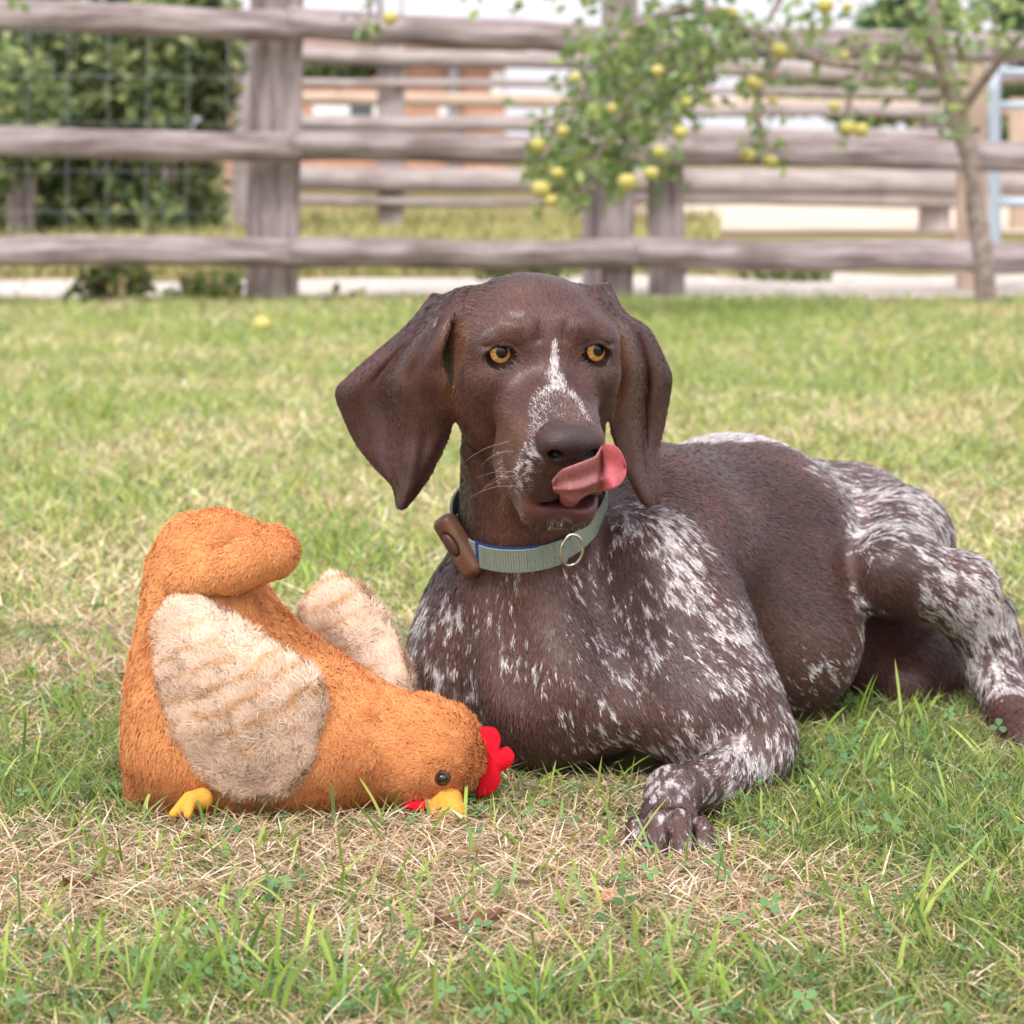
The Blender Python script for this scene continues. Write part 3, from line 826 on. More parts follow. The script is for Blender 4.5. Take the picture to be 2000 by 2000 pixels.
for u, v, r, h, lab in [(235, 560, 75, 55, 'dark green weed clump at the foot of the fence under the left bay'), (400, 575, 90, 35, 'brownish dry weeds at the fence foot left of the post'), (700, 590, 130, 22, 'low green weeds at the fence foot right of the post'), (60, 590, 90, 18, 'thin straw coloured weeds at the fence foot at the left edge'), (1000, 540, 120, 25, 'yellow green weeds behind the dog\'s head under the bottom rail'), (1560, 535, 150, 20, 'green weeds under the bottom rail at right')]:
    bush('weed_clump', lab, u, v, 8.35 if v > 545 else 9.6, r, h, 700, .05, WD, 'weeds', ry=.25, stem=False)
# tall dry meadow grass beyond the fence
mg = np.random.default_rng(55); n = 26000
my = mg.uniform(9.9, 16.5, n); mx_ = mg.uniform(-.30, .08, n) * my
mc = np.array([[.42, .38, .15], [.50, .42, .22], [.36, .36, .13], [.30, .32, .10]])[mg.integers(0, 4, n)] * mg.normal(1, .15, (n, 1)).clip(.5, 1.5)
mh = mg.uniform(.03, .16, n)
tag(blades('meadow_grass', mx_, my, mh, np.full(n, .012), None, mh * .5, mg.uniform(0, .3, n), mc, 1.1, M_STRAW, mg), 'yellow dry meadow grass beyond the fence', 'grass', kind='stuff')

# brick house
M_BRICK, nt, b_ = new_mat('red_brick', rough=.9, spec=.1)
br = nt.nodes.new('ShaderNodeTexBrick'); br.inputs['Scale'].default_value = 4.2
br.inputs['Color1'].default_value = (.46, .22, .145, 1); br.inputs['Color2'].default_value = (.56, .29, .20, 1); br.inputs['Mortar'].default_value = (.50, .42, .36, 1)
tc = nt.nodes.new('ShaderNodeTexCoord'); mp = nt.nodes.new('ShaderNodeMapping'); mp.inputs['Rotation'].default_value = (math.radians(90), 0, 0)
nt.links.new(tc.outputs['Object'], mp.inputs['Vector']); nt.links.new(mp.outputs[0], br.inputs['Vector']); nt.links.new(br.outputs['Color'], b_.inputs['Base Color'])
M_WHITE, _, _ = new_mat('white_paint', (.82, .82, .82), rough=.5)
M_PANE, _, _ = new_mat('window_glass', (.10, .12, .14), rough=.05, spec=.6)
M_TILE = noise_mat('roof_tile', (.20, .13, .10), (.30, .20, .16), scale=6, rough=.9)
M_PIPE, _, _ = new_mat('grey_pipe', (.25, .25, .28), rough=.5)
HY = 27.0
hs = thing('brick_house', (P(760, 300, HY)[0], HY, 0), 'red brick outbuilding with white windows far behind the fences', 'building')
def boxm(name, x0, x1, y0, y1, z0, z1, mat, parent):
    V = [(x, y, z) for x in (x0, x1) for y in (y0, y1) for z in (z0, z1)]
    F = [(0, 1, 3, 2), (4, 6, 7, 5), (0, 4, 5, 1), (2, 3, 7, 6), (0, 2, 6, 4), (1, 5, 7, 3)]
    return mesh_obj(name, V, F, mat, parent, False)
xa, xb = P(440, 0, HY)[0], P(985, 0, HY)[0]
zt = P(0, 92, HY)[2]
boxm('wall', xa, xb, HY, HY + 5, -.1, zt, M_BRICK, hs)
V = [(xa - .25, HY - .3, zt - .02), (xb + .25, HY - .3, zt - .02), (xb + .25, HY + 2.5, zt + .42), (xa - .25, HY + 2.5, zt + .42), (xb + .25, HY + 5.3, zt - .02), (xa - .25, HY + 5.3, zt - .02)]
mesh_obj('roof', V, [(0, 1, 2, 3), (3, 2, 4, 5), (0, 5, 4, 1)], M_TILE, hs, False)
for u0, u1, v0, v1 in [(612, 738, 190, 240), (858, 894, 190, 236), (960, 984, 140, 186)]:
    a, b = P(u0, v0, HY), P(u1, v1, HY)
    w = boxm('window', a[0], b[0], HY - .06, HY + .02, b[2], a[2], M_WHITE, hs)
    nx = max(1, int((b[0] - a[0]) / .28)); st = (b[0] - a[0]) / nx
    for i in range(nx):
        boxm('pane', a[0] + st * i + .05, a[0] + st * (i + 1) - .05, HY - .072, HY - .06, b[2] + .06, a[2] - .06, M_PANE if i % 3 == 1 else M_WHITE, w)
t = P(886, 0, HY); log('drainpipe', (t[0], HY - .09, 0), (t[0], HY - .09, zt), .06, .06, M_PIPE, hs, 1, 4, 10, 0)
# ------------------------------------------------------------------ the dog
# head frame: r to the dog's left (picture right), f forwards to the nose, u up; millimetres from the middle between the eyes
PSI, THE = math.radians(13), math.radians(12)
HO = P(1068, 690, 2.02)
HR = np.array([math.cos(PSI), math.sin(PSI), 0])
HF = np.array([math.sin(PSI) * math.cos(THE), -math.cos(PSI) * math.cos(THE), -math.sin(THE)])
HU = np.cross(HF, HR) * -1.0
if HU[2] < 0: HU = -HU
HB = np.stack([HR, HF, HU], 1)
def hp(r, f, u):
    return HO + HB @ (np.array([r, f, u]) * .001)
def rotz(deg):   # rotation in the (r,u) plane of the head
    a = math.radians(deg); return np.array([[math.cos(a), 0, -math.sin(a)], [0, 1, 0], [math.sin(a), 0, math.cos(a)]])
def rotx(deg):   # pitch in the (f,u) plane
    a = math.radians(deg); return np.array([[1, 0, 0], [0, math.cos(a), -math.sin(a)], [0, math.sin(a), math.cos(a)]])
def he(r, f, u, rr, rf, ru, R=None):
    return ellipsoid(hp(r, f, u), np.array([rr, rf, ru]) * .001, HB if R is None else HB @ R)
def hc(a, ra, b, rb):
    return cone(hp(*a), ra * .001, hp(*b), rb * .001)

def sheet(left, right, ydepth, n_t, n_s):
    """grid of world points between two edge lines given as (u,v,Y) rows; ydepth(t,s) is added to the depth"""
    L, R = catmull(left, n_t), catmull(right, n_t)
    out = np.zeros((n_t, n_s, 3))
    for j, s in enumerate(np.linspace(0, 1, n_s)):
        q = L * (1 - s) + R * s
        for i in range(n_t):
            out[i, j] = P(q[i, 0], q[i, 1], q[i, 2] + ydepth(i / (n_t - 1), s))
    return out

# ---- parts of the blend: (where, op, primitive, k, hair direction)
PR = []
def add(where, prim, k, flow=None, op='+'):
    PR.append((where, op, prim, k))
FLOW = []                      # (point, direction, weight radius)
def flow(pt, d, r):
    FLOW.append((np.array(pt), np.array(d) / np.linalg.norm(d), r))

# --- head
add('H', he(0, -52, 6, 61, 66, 42), .01)
for s in (-1, 1):
    add('H', he(s * 55, -62, 14, 15, 24, 18), .02)            # root of the ear
    add('H', he(s * 45, -36, -24, 22, 38, 36), .02)           # cheek bone and temple
    add('H', he(s * 54, -66, -8, 17, 22, 34), .02)            # side of the skull behind the ear
    add('H', he(s * 40, -8, -20, 19, 22, 20), .015)           # under the eye
    add('H', he(s * 38, -44, -62, 21, 34, 30), .025)          # jaw muscle
    add('H', he(s * 23, -2, 20, 13, 12, 9.5, rotz(s * -14)), .012)   # brow
    add('H', he(s * 44, -15, 12, 14, 14, 7, rotz(s * -24)), .018)
add('H', hc((0, -6, -22), 23, (0, 76, -49), 20), .02)         # bridge of the muzzle
for s in (-1, 1):
    add('H', hc((s * 15, 10, -44), 25, (s * 12, 72, -58), 19), .012)
    add('H', hc((s * 20, 16, -71), 21, (s * 17, 68, -79), 18), .012)      # flews
    add('H', hc((s * 14, -20, -87), 22, (s * 12.5, 60, -105), 18.5), .012)  # lower jaw
add('H', hc((-33, 18, -82), 8, (-33, 34, -92), 9), .010)      # loose lip at the corner of the mouth
add('H', hc((33, 18, -82), 8, (31, 40, -92), 9), .010)
add('H', he(0, 85, -43, 26, 19, 16), .0035)                  # nose pad
for s in (-1, 1):
    add('H', he(s * 12, 90, -45, 13, 13, 12), .006)
    add('H', he(s * 14.5, 104, -50.5, 6.8, 11, 4.8, rotz(s * 20)), .003, op='-')       # nostril
    add('H', he(s * 25, 93, -53, 4, 7, 3), .003, op='-')
    # eye: lids, then the opening
    add('H', he(s * 38, -8.5, 0, 17, 15, 14.5), .010)
    add('H', he(s * 39, 10, -.4, 11.8, 15, 8.2, rotz(s * -10)), .0022, op='-')
    add('H', hc((s * 27, 6, -3.5), 1.8, (s * 23, 8, -5), .8), .004, op='-')        # tear corner
    # folds over the brow
    pts = [hp(s * r, f, u) for r, f, u in [(10, 11, 14), (11, 11, 21), (15, 10, 27), (22, 6, 30), (30, 1, 30)]]
    add('H', spheres(catmull(pts, 60), .0022 if s < 0 else .0012), .007, op='-')
    pts = [hp(s * r, f, u) for r, f, u in [(26, 9, 9), (33, 9, 11.5), (41, 7, 11), (50, 2, 7)]]
    add('H', spheres(catmull(pts, 50), .001), .004, op='-')    # fold of the upper lid
add('H', hc((0, 98, -56), 1.1, (0, 92, -84), 1.6), .004, op='-')          # groove under the nose
add('H', he(4, 80, -98, 25, 24, 2.2, rotx(-10)), .004, op='-')           # mouth
add('H', he(16, 84, -95, 14, 26, 6.5, rotz(-8)), .006, op='-')
# --- ears (edges as u, v, depth)
EL = [(846, 576, 2.100), (826, 602, 2.100), (796, 638, 2.098), (735, 690, 2.100), (679, 740, 2.105), (659, 766, 2.108), (671, 808, 2.108), (698, 864, 2.100), (735, 912, 2.09), (768, 948, 2.08), (778, 988, 2.075)]
ER = [(908, 584, 2.050), (888, 602, 2.030), (870, 648, 2.022), (860, 690, 2.022), (864, 718, 2.028), (876, 750, 2.035), (886, 786, 2.048), (879, 838, 2.065), (850, 902, 2.065), (820, 954, 2.068), (790, 990, 2.073)]
def wl(t, s):
    ridge = -.012 * math.exp(-((s - .62 + .1 * t) / .10) ** 2) * sstep(.02, .2, t) * (1 - sstep(.45, .9, t))
    dip = .012 * math.exp(-((s - .40 + .05 * t) / .13) ** 2) * sstep(.02, .2, t) * (1 - sstep(.5, .95, t))
    roll = .012 * math.exp(-((s - 1.0) / .09) ** 2) * (1 - sstep(.3, .6, t))
    return ridge + dip + roll - .016 * math.sin(math.pi * s) * sstep(.25, .7, t) + .003 * math.sin(9 * s + 7 * t) + .0011 * math.sin(26 * s + 6 * t) * math.sin(13 * t + 2 * s)
ear_l = sheet(EL, ER, wl, 190, 140)
add('E', spheres(ear_l.reshape(-1, 3)[::2], .0021), .005)
# picture-right ear: front strip and the flared rear fold
EL2 = [(1160, 560, 2.060), (1176, 612, 2.045), (1204, 662, 2.048), (1208, 714, 2.055), (1200, 768, 2.07), (1195, 826, 2.075), (1210, 880, 2.08), (1228, 925, 2.085), (1250, 970, 2.09), (1264, 987, 2.095)]
ER2 = [(1188, 556, 2.12), (1220, 612, 2.13), (1266, 644, 2.135), (1296, 700, 2.14), (1310, 735, 2.14), (1306, 775, 2.14), (1296, 828, 2.14), (1284, 880, 2.13), (1288, 940, 2.105), (1286, 978, 2.10)]
def wr(t, s):
    crease = .016 * math.exp(-((s - .55) / .10) ** 2) * sstep(.05, .3, t) * (1 - sstep(.62, .9, t))
    bulge = -.012 * math.exp(-((s - .25) / .2) ** 2) * sstep(.1, .4, t)
    roll = .010 * math.exp(-(s / .09) ** 2) * (1 - sstep(.3, .6, t))
    return crease + bulge + roll + .002 * math.sin(11 * s + 5 * t) + .0010 * math.sin(24 * s + 6 * t) * math.sin(12 * t)
ear_r = sheet(EL2, ER2, wr, 190, 90)
add('E', spheres(ear_r.reshape(-1, 3)[::2], .0021), .005)

# --- neck (shared), cut under the collar
NA, NB = P(1045, 790, 2.140), P(1030, 1085, 2.165)
def merged(p1, p2, k):
    f1, f2 = p1[2], p2[2]
    def fn(X, Y, Z):
        a, b = f1(X, Y, Z), f2(X, Y, Z)
        h = np.maximum(k - np.abs(a - b), 0) / k
        return np.minimum(a, b) - h * h * k * .25
    return np.minimum(p1[0], p2[0]) - k * .25, np.maximum(p1[1], p2[1]) + k * .25, fn
neck = merged(cone(NA, .060, NB, .059), cone(P(1020, 900, 2.090), .038, P(1020, 1090, 2.120), .048), .03)
CN = np.array([.06, .30, -.95]); CN /= np.linalg.norm(CN)          # collar plane normal (down the neck)
CO = P(1035, 1062, 2.09)
cut_hi, cut_lo = CO + CN * .000, CO + CN * .008
add('H', halfcut(neck, cut_lo, CN), .014)
add('B', halfcut(neck, cut_hi, -CN), .01)
add('B', cone(CO + CN * .080 + np.array([.010, .085, 0]), .064, P(1100, 1210, 2.2), .10), .03)
# loose skin of the throat
add('H', halfcut(cone(P(925, 880, 2.078), .010, P(985, 1060, 2.096), .011), cut_lo, CN), .012)
add('H', halfcut(cone(P(1010, 950, 2.045), .008, P(1003, 1060, 2.084), .009), cut_lo, CN), .010)

# --- body: fore end
add('B', ellipsoid(P(1090, 1265, 2.190), (.118, .115, .094)), .045)                     # brisket
add('B', cone(P(1042, 1235, 2.135), .058, P(1060, 1350, 2.11), .058), .04)              # breast bone
add('B', ellipsoid(P(918, 1300, 2.170), (.040, .072, .076)), .04)                      # far shoulder
add('B', cone(P(890, 1310, 2.150), .036, P(880, 1440, 2.16), .030), .03)
add('B', cone(P(870, 1455, 2.16), .026, P(960, 1468, 2.12), .020), .02)                # folded far foreleg
add('B', ellipsoid(P(1290, 1095, 2.225), (.055, .080, .080)), .05)                     # near shoulder
add('B', cone(P(1265, 1120, 2.150), .058, P(1395, 1370, 2.085), .050), .018)           # upper arm
add('B', cone(P(1330, 1200, 2.14), .058, P(1468, 1440, 2.075), .037), .014)
add('B', cone(P(1150, 1310, 2.10), .045, P(1360, 1395, 2.075), .036), .04)
add('B', cone(P(1482, 1482, 2.055), .0245, P(1400, 1524, 2.005), .0200), .012)          # forearm
add('B', cone(P(1400, 1524, 2.005), .0200, P(1318, 1550, 1.948), .0200), .012)
add('B', cone(P(1312, 1552, 1.944), .0205, P(1304, 1586, 1.914), .0190), .010)          # wrist
add('B', ellipsoid(P(1306, 1608, 1.904), (.023, .018, .014)), .008)                    # paw
for u0, u1, u2, rr, dv, dy in [(1280, 1244, 1236, .0079, 12, .012), (1292, 1284, 1281, .0086, 0, 0), (1318, 1328, 1332, .0086, 0, 0), (1330, 1370, 1380, .0079, 12, .012)]:
    a, b, c = P(u0, 1592 + dv, 1.908 + dy), P(u1, 1604 + dv, 1.870 + dy), P(u2, 1668 + dv * .4, 1.848 + dy)
    add('B', cone(a, rr * 1.05, b, rr * 1.05), .003)
    add('B', cone(b, rr * 1.05, c, rr * .92), .001)
# --- trunk and hind end
add('B', ellipsoid(P(1235, 1090, 2.290), (.090, .12, .084)), .05)                      # withers
add('B', cone(P(1275, 1125, 2.290), .109, P(1420, 1118, 2.380), .118), .05)            # ribs
add('B', cone(P(1470, 1150, 2.350), .095, P(1528, 1250, 2.300), .070), .05)            # belly
add('B', cone(P(1440, 1085, 2.430), .106, P(1630, 1068, 2.550), .082), .05)            # loin and rump
add('B', cone(P(1685, 1048, 2.530), .062, P(1752, 1062, 2.430), .052), .03)            # hip and thigh
add('B', cone(P(1752, 1058, 2.430), .050, P(1738, 1118, 2.310), .033), .014)
add('B', cone(P(1740, 1120, 2.310), .033, P(1876, 1156, 2.315), .033), .026)            # knee and lower leg
add('B', cone(P(1876, 1156, 2.315), .033, P(1938, 1290, 2.320), .022), .016)
add('B', cone(P(1945, 1200, 2.330), .018, P(1975, 1300, 2.330), .014), .012)           # tendon of the hock
add('B', cone(P(1940, 1310, 2.320), .023, P(1975, 1400, 2.260), .019), .015)
add('B', cone(P(1975, 1400, 2.260), .019, P(2000, 1440, 2.215), .022), .012)
add('B', ellipsoid(P(2008, 1440, 2.20), (.028, .034, .018)), .01)
add('B', cone(P(1700, 1250, 2.440), .060, P(1800, 1300, 2.400), .045), .02)            # far hind leg, folded under
add('B', cone(P(1640, 1290, 2.420), .055, P(1760, 1330, 2.370), .035), .02)
add('B', cone(P(1680, 1120, 2.480), .050, P(1760, 1250, 2.450), .050), .02)
for a, b, r in ((P(955, 1130, 2.065), P(1000, 1330, 2.045), .007), (P(1160, 1120, 2.085), P(1215, 1340, 2.040), .007), (P(870, 1230, 2.09), P(905, 1400, 2.09), .005)):
    add('B', cone(a, r, b, r), .035, op='-')            # hollows between breast and shoulders

FH = Field((-.155, 1.88, .160), (.145, 2.25, .485), .00160)
FB = Field((-.12, 1.83, -.03), (.50, 2.72, .345), .0030)
FE = Field(FH.lo, FH.lo + (FH.n - 1) * FH.h, FH.h)
for where, op, prim, k in PR:
    if where == 'H': FH.apply(prim, k, op)
    elif where == 'B': FB.apply(prim, k, op)
for where, op, prim, k in PR:
    if where == 'E': FH.apply(prim, k, op)

VH, QH = surface_net(FH); VH = smooth_mesh(VH, QH, 3)
VB, QB = surface_net(FB); VB = smooth_mesh(VB, QB, 3)
del FH, FB, FE
DV = np.concatenate([VH, VB]); DQ = np.concatenate([QH, QB + len(VH)])
DN = np.concatenate([vnormals(VH, QH), vnormals(VB, QB)])
IS_HEAD = np.arange(len(DV)) < len(VH)

# ---- coat
LIVER = np.array([.096, .043, .036]); LIVER_D = np.array([.054, .024, .021]); TAN_LIT = np.array([.20, .088, .040])
WHITE = np.array([.53, .485, .485]); NOSE = np.array([.036, .019, .021]); LIP = np.array([.030, .014, .013])
def lin(p, pts, r, soft):
    """weight near a polyline of (point, radius scale)"""
    best = np.full(len(p), 9.0)
    for (a, b) in zip(pts[:-1], pts[1:]):
        a, b = np.array(a), np.array(b); ba = b - a
        t = np.clip(((p - a) @ ba) / (ba @ ba), 0, 1)
        best = np.minimum(best, np.linalg.norm(p - a - t[:, None] * ba, axis=1))
    return 1 - sstep(r, r + soft, best)
def hl(p):
    return (p - HO) @ HB * 1000

def flow_at(p, n):
    """lie of the coat: away from the nose on the head, down the chest and limbs, back along the trunk"""
    acc = np.zeros_like(p)
    for c, d, r in FLOW:
        w = np.exp(-((p - c) ** 2).sum(1) / (r * r)) + 1e-9
        acc += w[:, None] * d
    acc -= (acc * n).sum(1, keepdims=True) * n
    return unit(acc)
flow(hp(0, 80, -40), hp(0, 0, -10) - hp(0, 80, -40), .045)
for s in (-1, 1):
    flow(hp(s * 30, 50, -70), hp(s * 40, 0, -80) - hp(s * 30, 50, -70), .035)
    flow(hp(s * 50, -10, -20), hp(s * 60, -50, -50) - hp(s * 50, -10, -20), .04)
flow(hp(0, 10, 20), hp(0, -60, 45) - hp(0, 10, 20), .05)
flow(P(790, 680, 2.08), (-.2, 0, -1), .07); flow(P(790, 900, 2.08), (0, 0, -1), .06)
flow(P(1240, 680, 2.1), (.1, 0, -1), .06); flow(P(1250, 900, 2.1), (.1, 0, -1), .06)
flow(P(1030, 950, 2.1), (0, .1, -1), .06); flow(P(1030, 1150, 2.07), (0, 0, -1), .08)
flow(P(1050, 1350, 2.05), (.05, 0, -1), .08); flow(P(880, 1250, 2.1), (-.1, 0, -1), .07)
flow(P(1200, 1080, 2.1), (.45, .1, -1), .07); flow(P(1330, 1200, 2.09), (.5, 0, -1), .07)
flow(P(1250, 1380, 2.05), (.9, 0, -.5), .06); flow(P(1420, 1400, 2.05), (.55, 0, -1), .06)
flow(P(1480, 1490, 2.03), (-.7, -.4, -.5), .04); flow(P(1380, 1525, 1.98), (-1, -.7, -.1), .04)
flow(P(1305, 1580, 1.93), (0, -1, -.4), .05)
flow(P(1300, 940, 2.25), (.9, .7, -.35), .09); flow(P(1480, 1050, 2.3), (.8, .5, -.55), .11)
flow(P(1560, 1250, 2.28), (.6, .3, -.8), .10); flow(P(1500, 900, 2.45), (1, .6, -.05), .10)
flow(P(1660, 960, 2.5), (1, .4, -.35), .10); flow(P(1780, 1020, 2.4), (.5, -.4, -.8), .08)
flow(P(1850, 1150, 2.29), (.8, 0, -.6), .06); flow(P(1910, 1260, 2.3), (.3, 0, -1), .05); flow(P(1970, 1400, 2.25), (.1, -.5, -1), .05)

from mathutils.bvhtree import BVHTree
_hb = BVHTree.FromPolygons([tuple(v) for v in VH], [tuple(int(i) for i in q) for q in QH])
def snap(r, f, u):
    d = HU * .75 + HF * .66
    hit = _hb.ray_cast(Vector(hp(r, f, u) + d * .12), Vector(-d), .3)
    return np.array(hit[0]) if hit[0] is not None else hp(r, f, u)
def coat(p, n, rnd=None):
    """base colour of the coat at points p"""
    fl = flow_at(p, n)
    h = hl(p)
    head = sstep(.045, .02, (p - CO) @ CN * 1.0 + 0 * p[:, 0])     # above the collar
    # stretched ticking: noise sampled along the lie of the coat
    q = p - fl * 0.0
    def tick(sc, off):
        a = fbm(p, sc, 2, off)
        b = fbm(p + fl * .0024, sc, 2, off); c = fbm(p - fl * .0024, sc, 2, off)
        return (a + b + c) / 3
    t1 = tick(255, 3.1); t2 = tick(600, 8.7); t0 = vnoise(p, 30, 5.0)
    W = np.zeros(len(p))
    def reg(pt, r, amt, soft=.6):
        nonlocal W
        d = np.linalg.norm(p - pt, axis=1)
        W = np.maximum(W, amt * (1 - sstep(r * (1 - soft * .5), r * (1 + soft * .5), d)))
    reg(P(1090, 1300, 2.06), .13, .27); reg(P(860, 1330, 2.12), .08, .38); reg(P(815, 1230, 2.15), .035, .55)
    reg(P(1240, 1060, 2.11), .055, .37); reg(P(1330, 1050, 2.12), .03, .42); reg(P(1340, 1200, 2.07), .07, .44); reg(P(1430, 1380, 2.05), .07, .43)
    reg(P(1180, 1020, 2.11), .035, .35); reg(P(1250, 1400, 2.04), .08, .36)
    reg(P(1400, 1520, 1.99), .07, .48); reg(P(1300, 1565, 1.93), .035, .56); reg(P(1310, 1650, 1.865), .035, .35)
    reg(P(1410, 862, 2.42), .062, .84); reg(P(1520, 880, 2.47), .09, .56); reg(P(1650, 950, 2.46), .10, .50); reg(P(1560, 960, 2.36), .03, .52)
    reg(P(1790, 960, 2.42), .06, .66); reg(P(1765, 1050, 2.34), .07, .60); reg(P(1880, 1130, 2.28), .06, .60); reg(P(1920, 1250, 2.29), .06, .62)
    reg(P(1725, 1060, 2.31), .035, .50); reg(P(1980, 1330, 2.30), .05, .5); reg(P(1665, 1200, 2.29), .03, .44); reg(P(1590, 1370, 2.24), .07, .26)
    # solid liver patches over it
    def solid(pt, r, soft=.35):
        nonlocal W
        d = np.linalg.norm(p - pt, axis=1)
        W = W * sstep(r * (1 - soft), r * (1 + soft * .5), d)
    solid(P(1745, 1140, 2.27), .022); solid(P(1470, 1000, 2.31), .055); solid(P(1340, 930, 2.24), .05)
    solid(P(1000, 1180, 2.05), .03, .6); solid(P(980, 1000, 2.07), .035); solid(P(880, 1100, 2.1), .03)
    W = W * (1 - sstep(.0, .02, -(p - cut_hi) @ CN) * np.where(h[:, 1] > -200, 1, 0) * (np.linalg.norm(p - CO, axis=1) < .14))
    nz = .52 * t1 + .48 * t2
    nz = (nz - .5) * 2.6 + .5 + (t0 - .5) * .5
    wh = sstep(-.17, .17, W - nz - .10) * (W > .02)
    grey = np.clip(W, 0, 1) * .20
    # face marks
    hb = lin(p, [snap(2, 10, 6), snap(2, 20, 2), snap(1, 30, -3)], .0009, .0022)
    hb = np.maximum(hb, .95 * lin(p, [snap(2, 22, 2), snap(1, 34, -5)], .0018, .003))
    hb = np.maximum(hb, .75 * lin(p, [snap(1, 34, -4), snap(0, 46, -10)], .0030, .007))
    arch = [snap(r, f, u) for r, f, u in [(-14, 50, -16), (-6, 48, -14), (4, 48, -12), (11, 54, -17), (15, 62, -24), (18, 70, -32)]]
    hb = np.maximum(hb, .50 * lin(p, arch, .0016, .008))
    hb = np.maximum(hb, .32 * lin(p, [snap(-14, 52, -20), snap(-19, 60, -32), snap(-22, 68, -42)], .003, .010))
    hb = np.maximum(hb, .12 * lin(p, [hp(0, 62, -22), hp(0, 74, -28)], .010, .012))
    sn = fbm(p, 330, 2, 2.2)
    lip = np.maximum(lin(p, [hp(-28, 78, -58), hp(-33, 72, -78), hp(-33, 66, -92)], .006, .010), .3 * lin(p, [hp(-37, 30, -80), hp(-36, 40, -92)], .006, .010))
    hb = np.maximum(hb, .75 * lip * sstep(.38, .6, sn))
    chin = lin(p, [hp(-22, 60, -110), hp(0, 72, -116), hp(20, 64, -110)], .005, .009)
    hb = np.maximum(hb, .38 * chin * sstep(.3, .6, sn))
    hb = hb * (.55 + .45 * sstep(.3, .55, fbm(p, 260, 2, 9.1))) * IS_H(p)
    wh = np.maximum(wh, hb)
    if rnd is not None:                                  # hair by hair: each one is either white or liver
        wh = sstep(.22, .78, wh + (rnd - .5) * .75 * (wh > .03))
    big = fbm(p, 14, 3, 1.0)
    base = LIVER_D + (LIVER - LIVER_D) * sstep(.25, .7, big + .15 * (t2 - .5))[:, None]
    base = base * (.80 + .40 * fbm(p, 90, 2, 4.4))[:, None]
    hd = IS_H(p)
    tan_lit = np.zeros(len(p))
    for s in (-1, 1):
        tan_lit = np.maximum(tan_lit, .55 * lin(p, [hp(s * 62, -26, 4), hp(s * 66, -34, -20), hp(s * 60, -36, -44)], .008, .016))  # warm light reflected onto the cheeks, painted into the coat colour
    tan_lit = np.maximum(tan_lit, .35 * lin(p, [hp(-34, 34, -50), hp(-30, 60, -52)], .008, .014))
    tan_lit = np.maximum(tan_lit, .30 * lin(p, [P(995, 960, 2.05), P(1000, 1070, 2.06)], .008, .012))
    tan_lit = tan_lit * hd
    base = base * (1 - tan_lit[:, None]) + TAN_LIT * tan_lit[:, None]
    base = base + grey[:, None] * (np.array([.26, .21, .21]) - base) * (1 - hd[:, None])
    c = base * (1 - wh[:, None]) + WHITE * wh[:, None]
    return c, fl
def IS_H(p):
    d = np.linalg.norm(p - CO, axis=1)
    return sstep(-.002, .004, -(p - cut_hi) @ CN) * 1.0

def bare(p):
    """naked skin: nose pad, lids, lips -> (weight, colour)"""
    h = hl(p)
    w = np.zeros(len(p)); c = np.zeros((len(p), 3))
    def put(m, col):
        nonlocal w, c
        c = c * (1 - m[:, None]) + np.array(col) * m[:, None]; w = np.maximum(w, m)
    e = np.sqrt((h[:, 0] / 25.5) ** 2 + ((h[:, 1] - 90) / 17.5) ** 2 + ((h[:, 2] + 46) / 16.5) ** 2)
    put((1 - sstep(.98, 1.14, e)) * sstep(74, 80, h[:, 1]), NOSE)
    for s in (-1, 1):
        dn = np.sqrt(((h[:, 0] - s * 14.5) / 6.8) ** 2 + ((h[:, 1] - 104) / 11) ** 2 + ((h[:, 2] + 50.5) / 4.8) ** 2)
        put(1 - sstep(.95, 1.25, dn), [.006, .003, .003])
        a = math.radians(s * -10)
        x, z = h[:, 0] - s * 39, h[:, 2] + .4
        x, z = x * math.cos(a) + z * math.sin(a), -x * math.sin(a) + z * math.cos(a)
        d = np.sqrt((x / 11.8) ** 2 + (z / 8.2) ** 2)
        put((1 - sstep(1.08, 1.42 , d)) * sstep(-12, -6, h[:, 1]), [.018, .009, .008])
    m = np.exp(-((h[:, 2] + 101 + .1 * h[:, 0]) / 8.5) ** 2) * sstep(52, 66, h[:, 1]) * (np.abs(h[:, 0]) < 32)
    put(np.clip(m * 1.4, 0, .95), [.105, .036, .036])
    return w, c

dog = thing('dog', (P(1090, 1480, 2.18)[0], 2.18, 0), 'liver and white roan pointer dog lying on the grass licking its nose', 'dog')
DC, DF = coat(DV, DN)
bw, bc = bare(DV)
hm = IS_HEAD
bw = bw * hm
DC = DC * (1 - bw[:, None]) + bc * bw[:, None]
M_COAT = attr_mat('dog_coat', rough=.55, spec=.35, bump=.35, bscale=900, wet=True)
M_HAIR = attr_mat('dog_hair', rough=.41, spec=.42, **{'Sheen Weight': .05, 'Sheen Roughness': .45})
body = mesh_obj('body', DV, DQ, M_COAT, dog, True, np.concatenate([DC, 1 - .55 * bw[:, None]], 1))

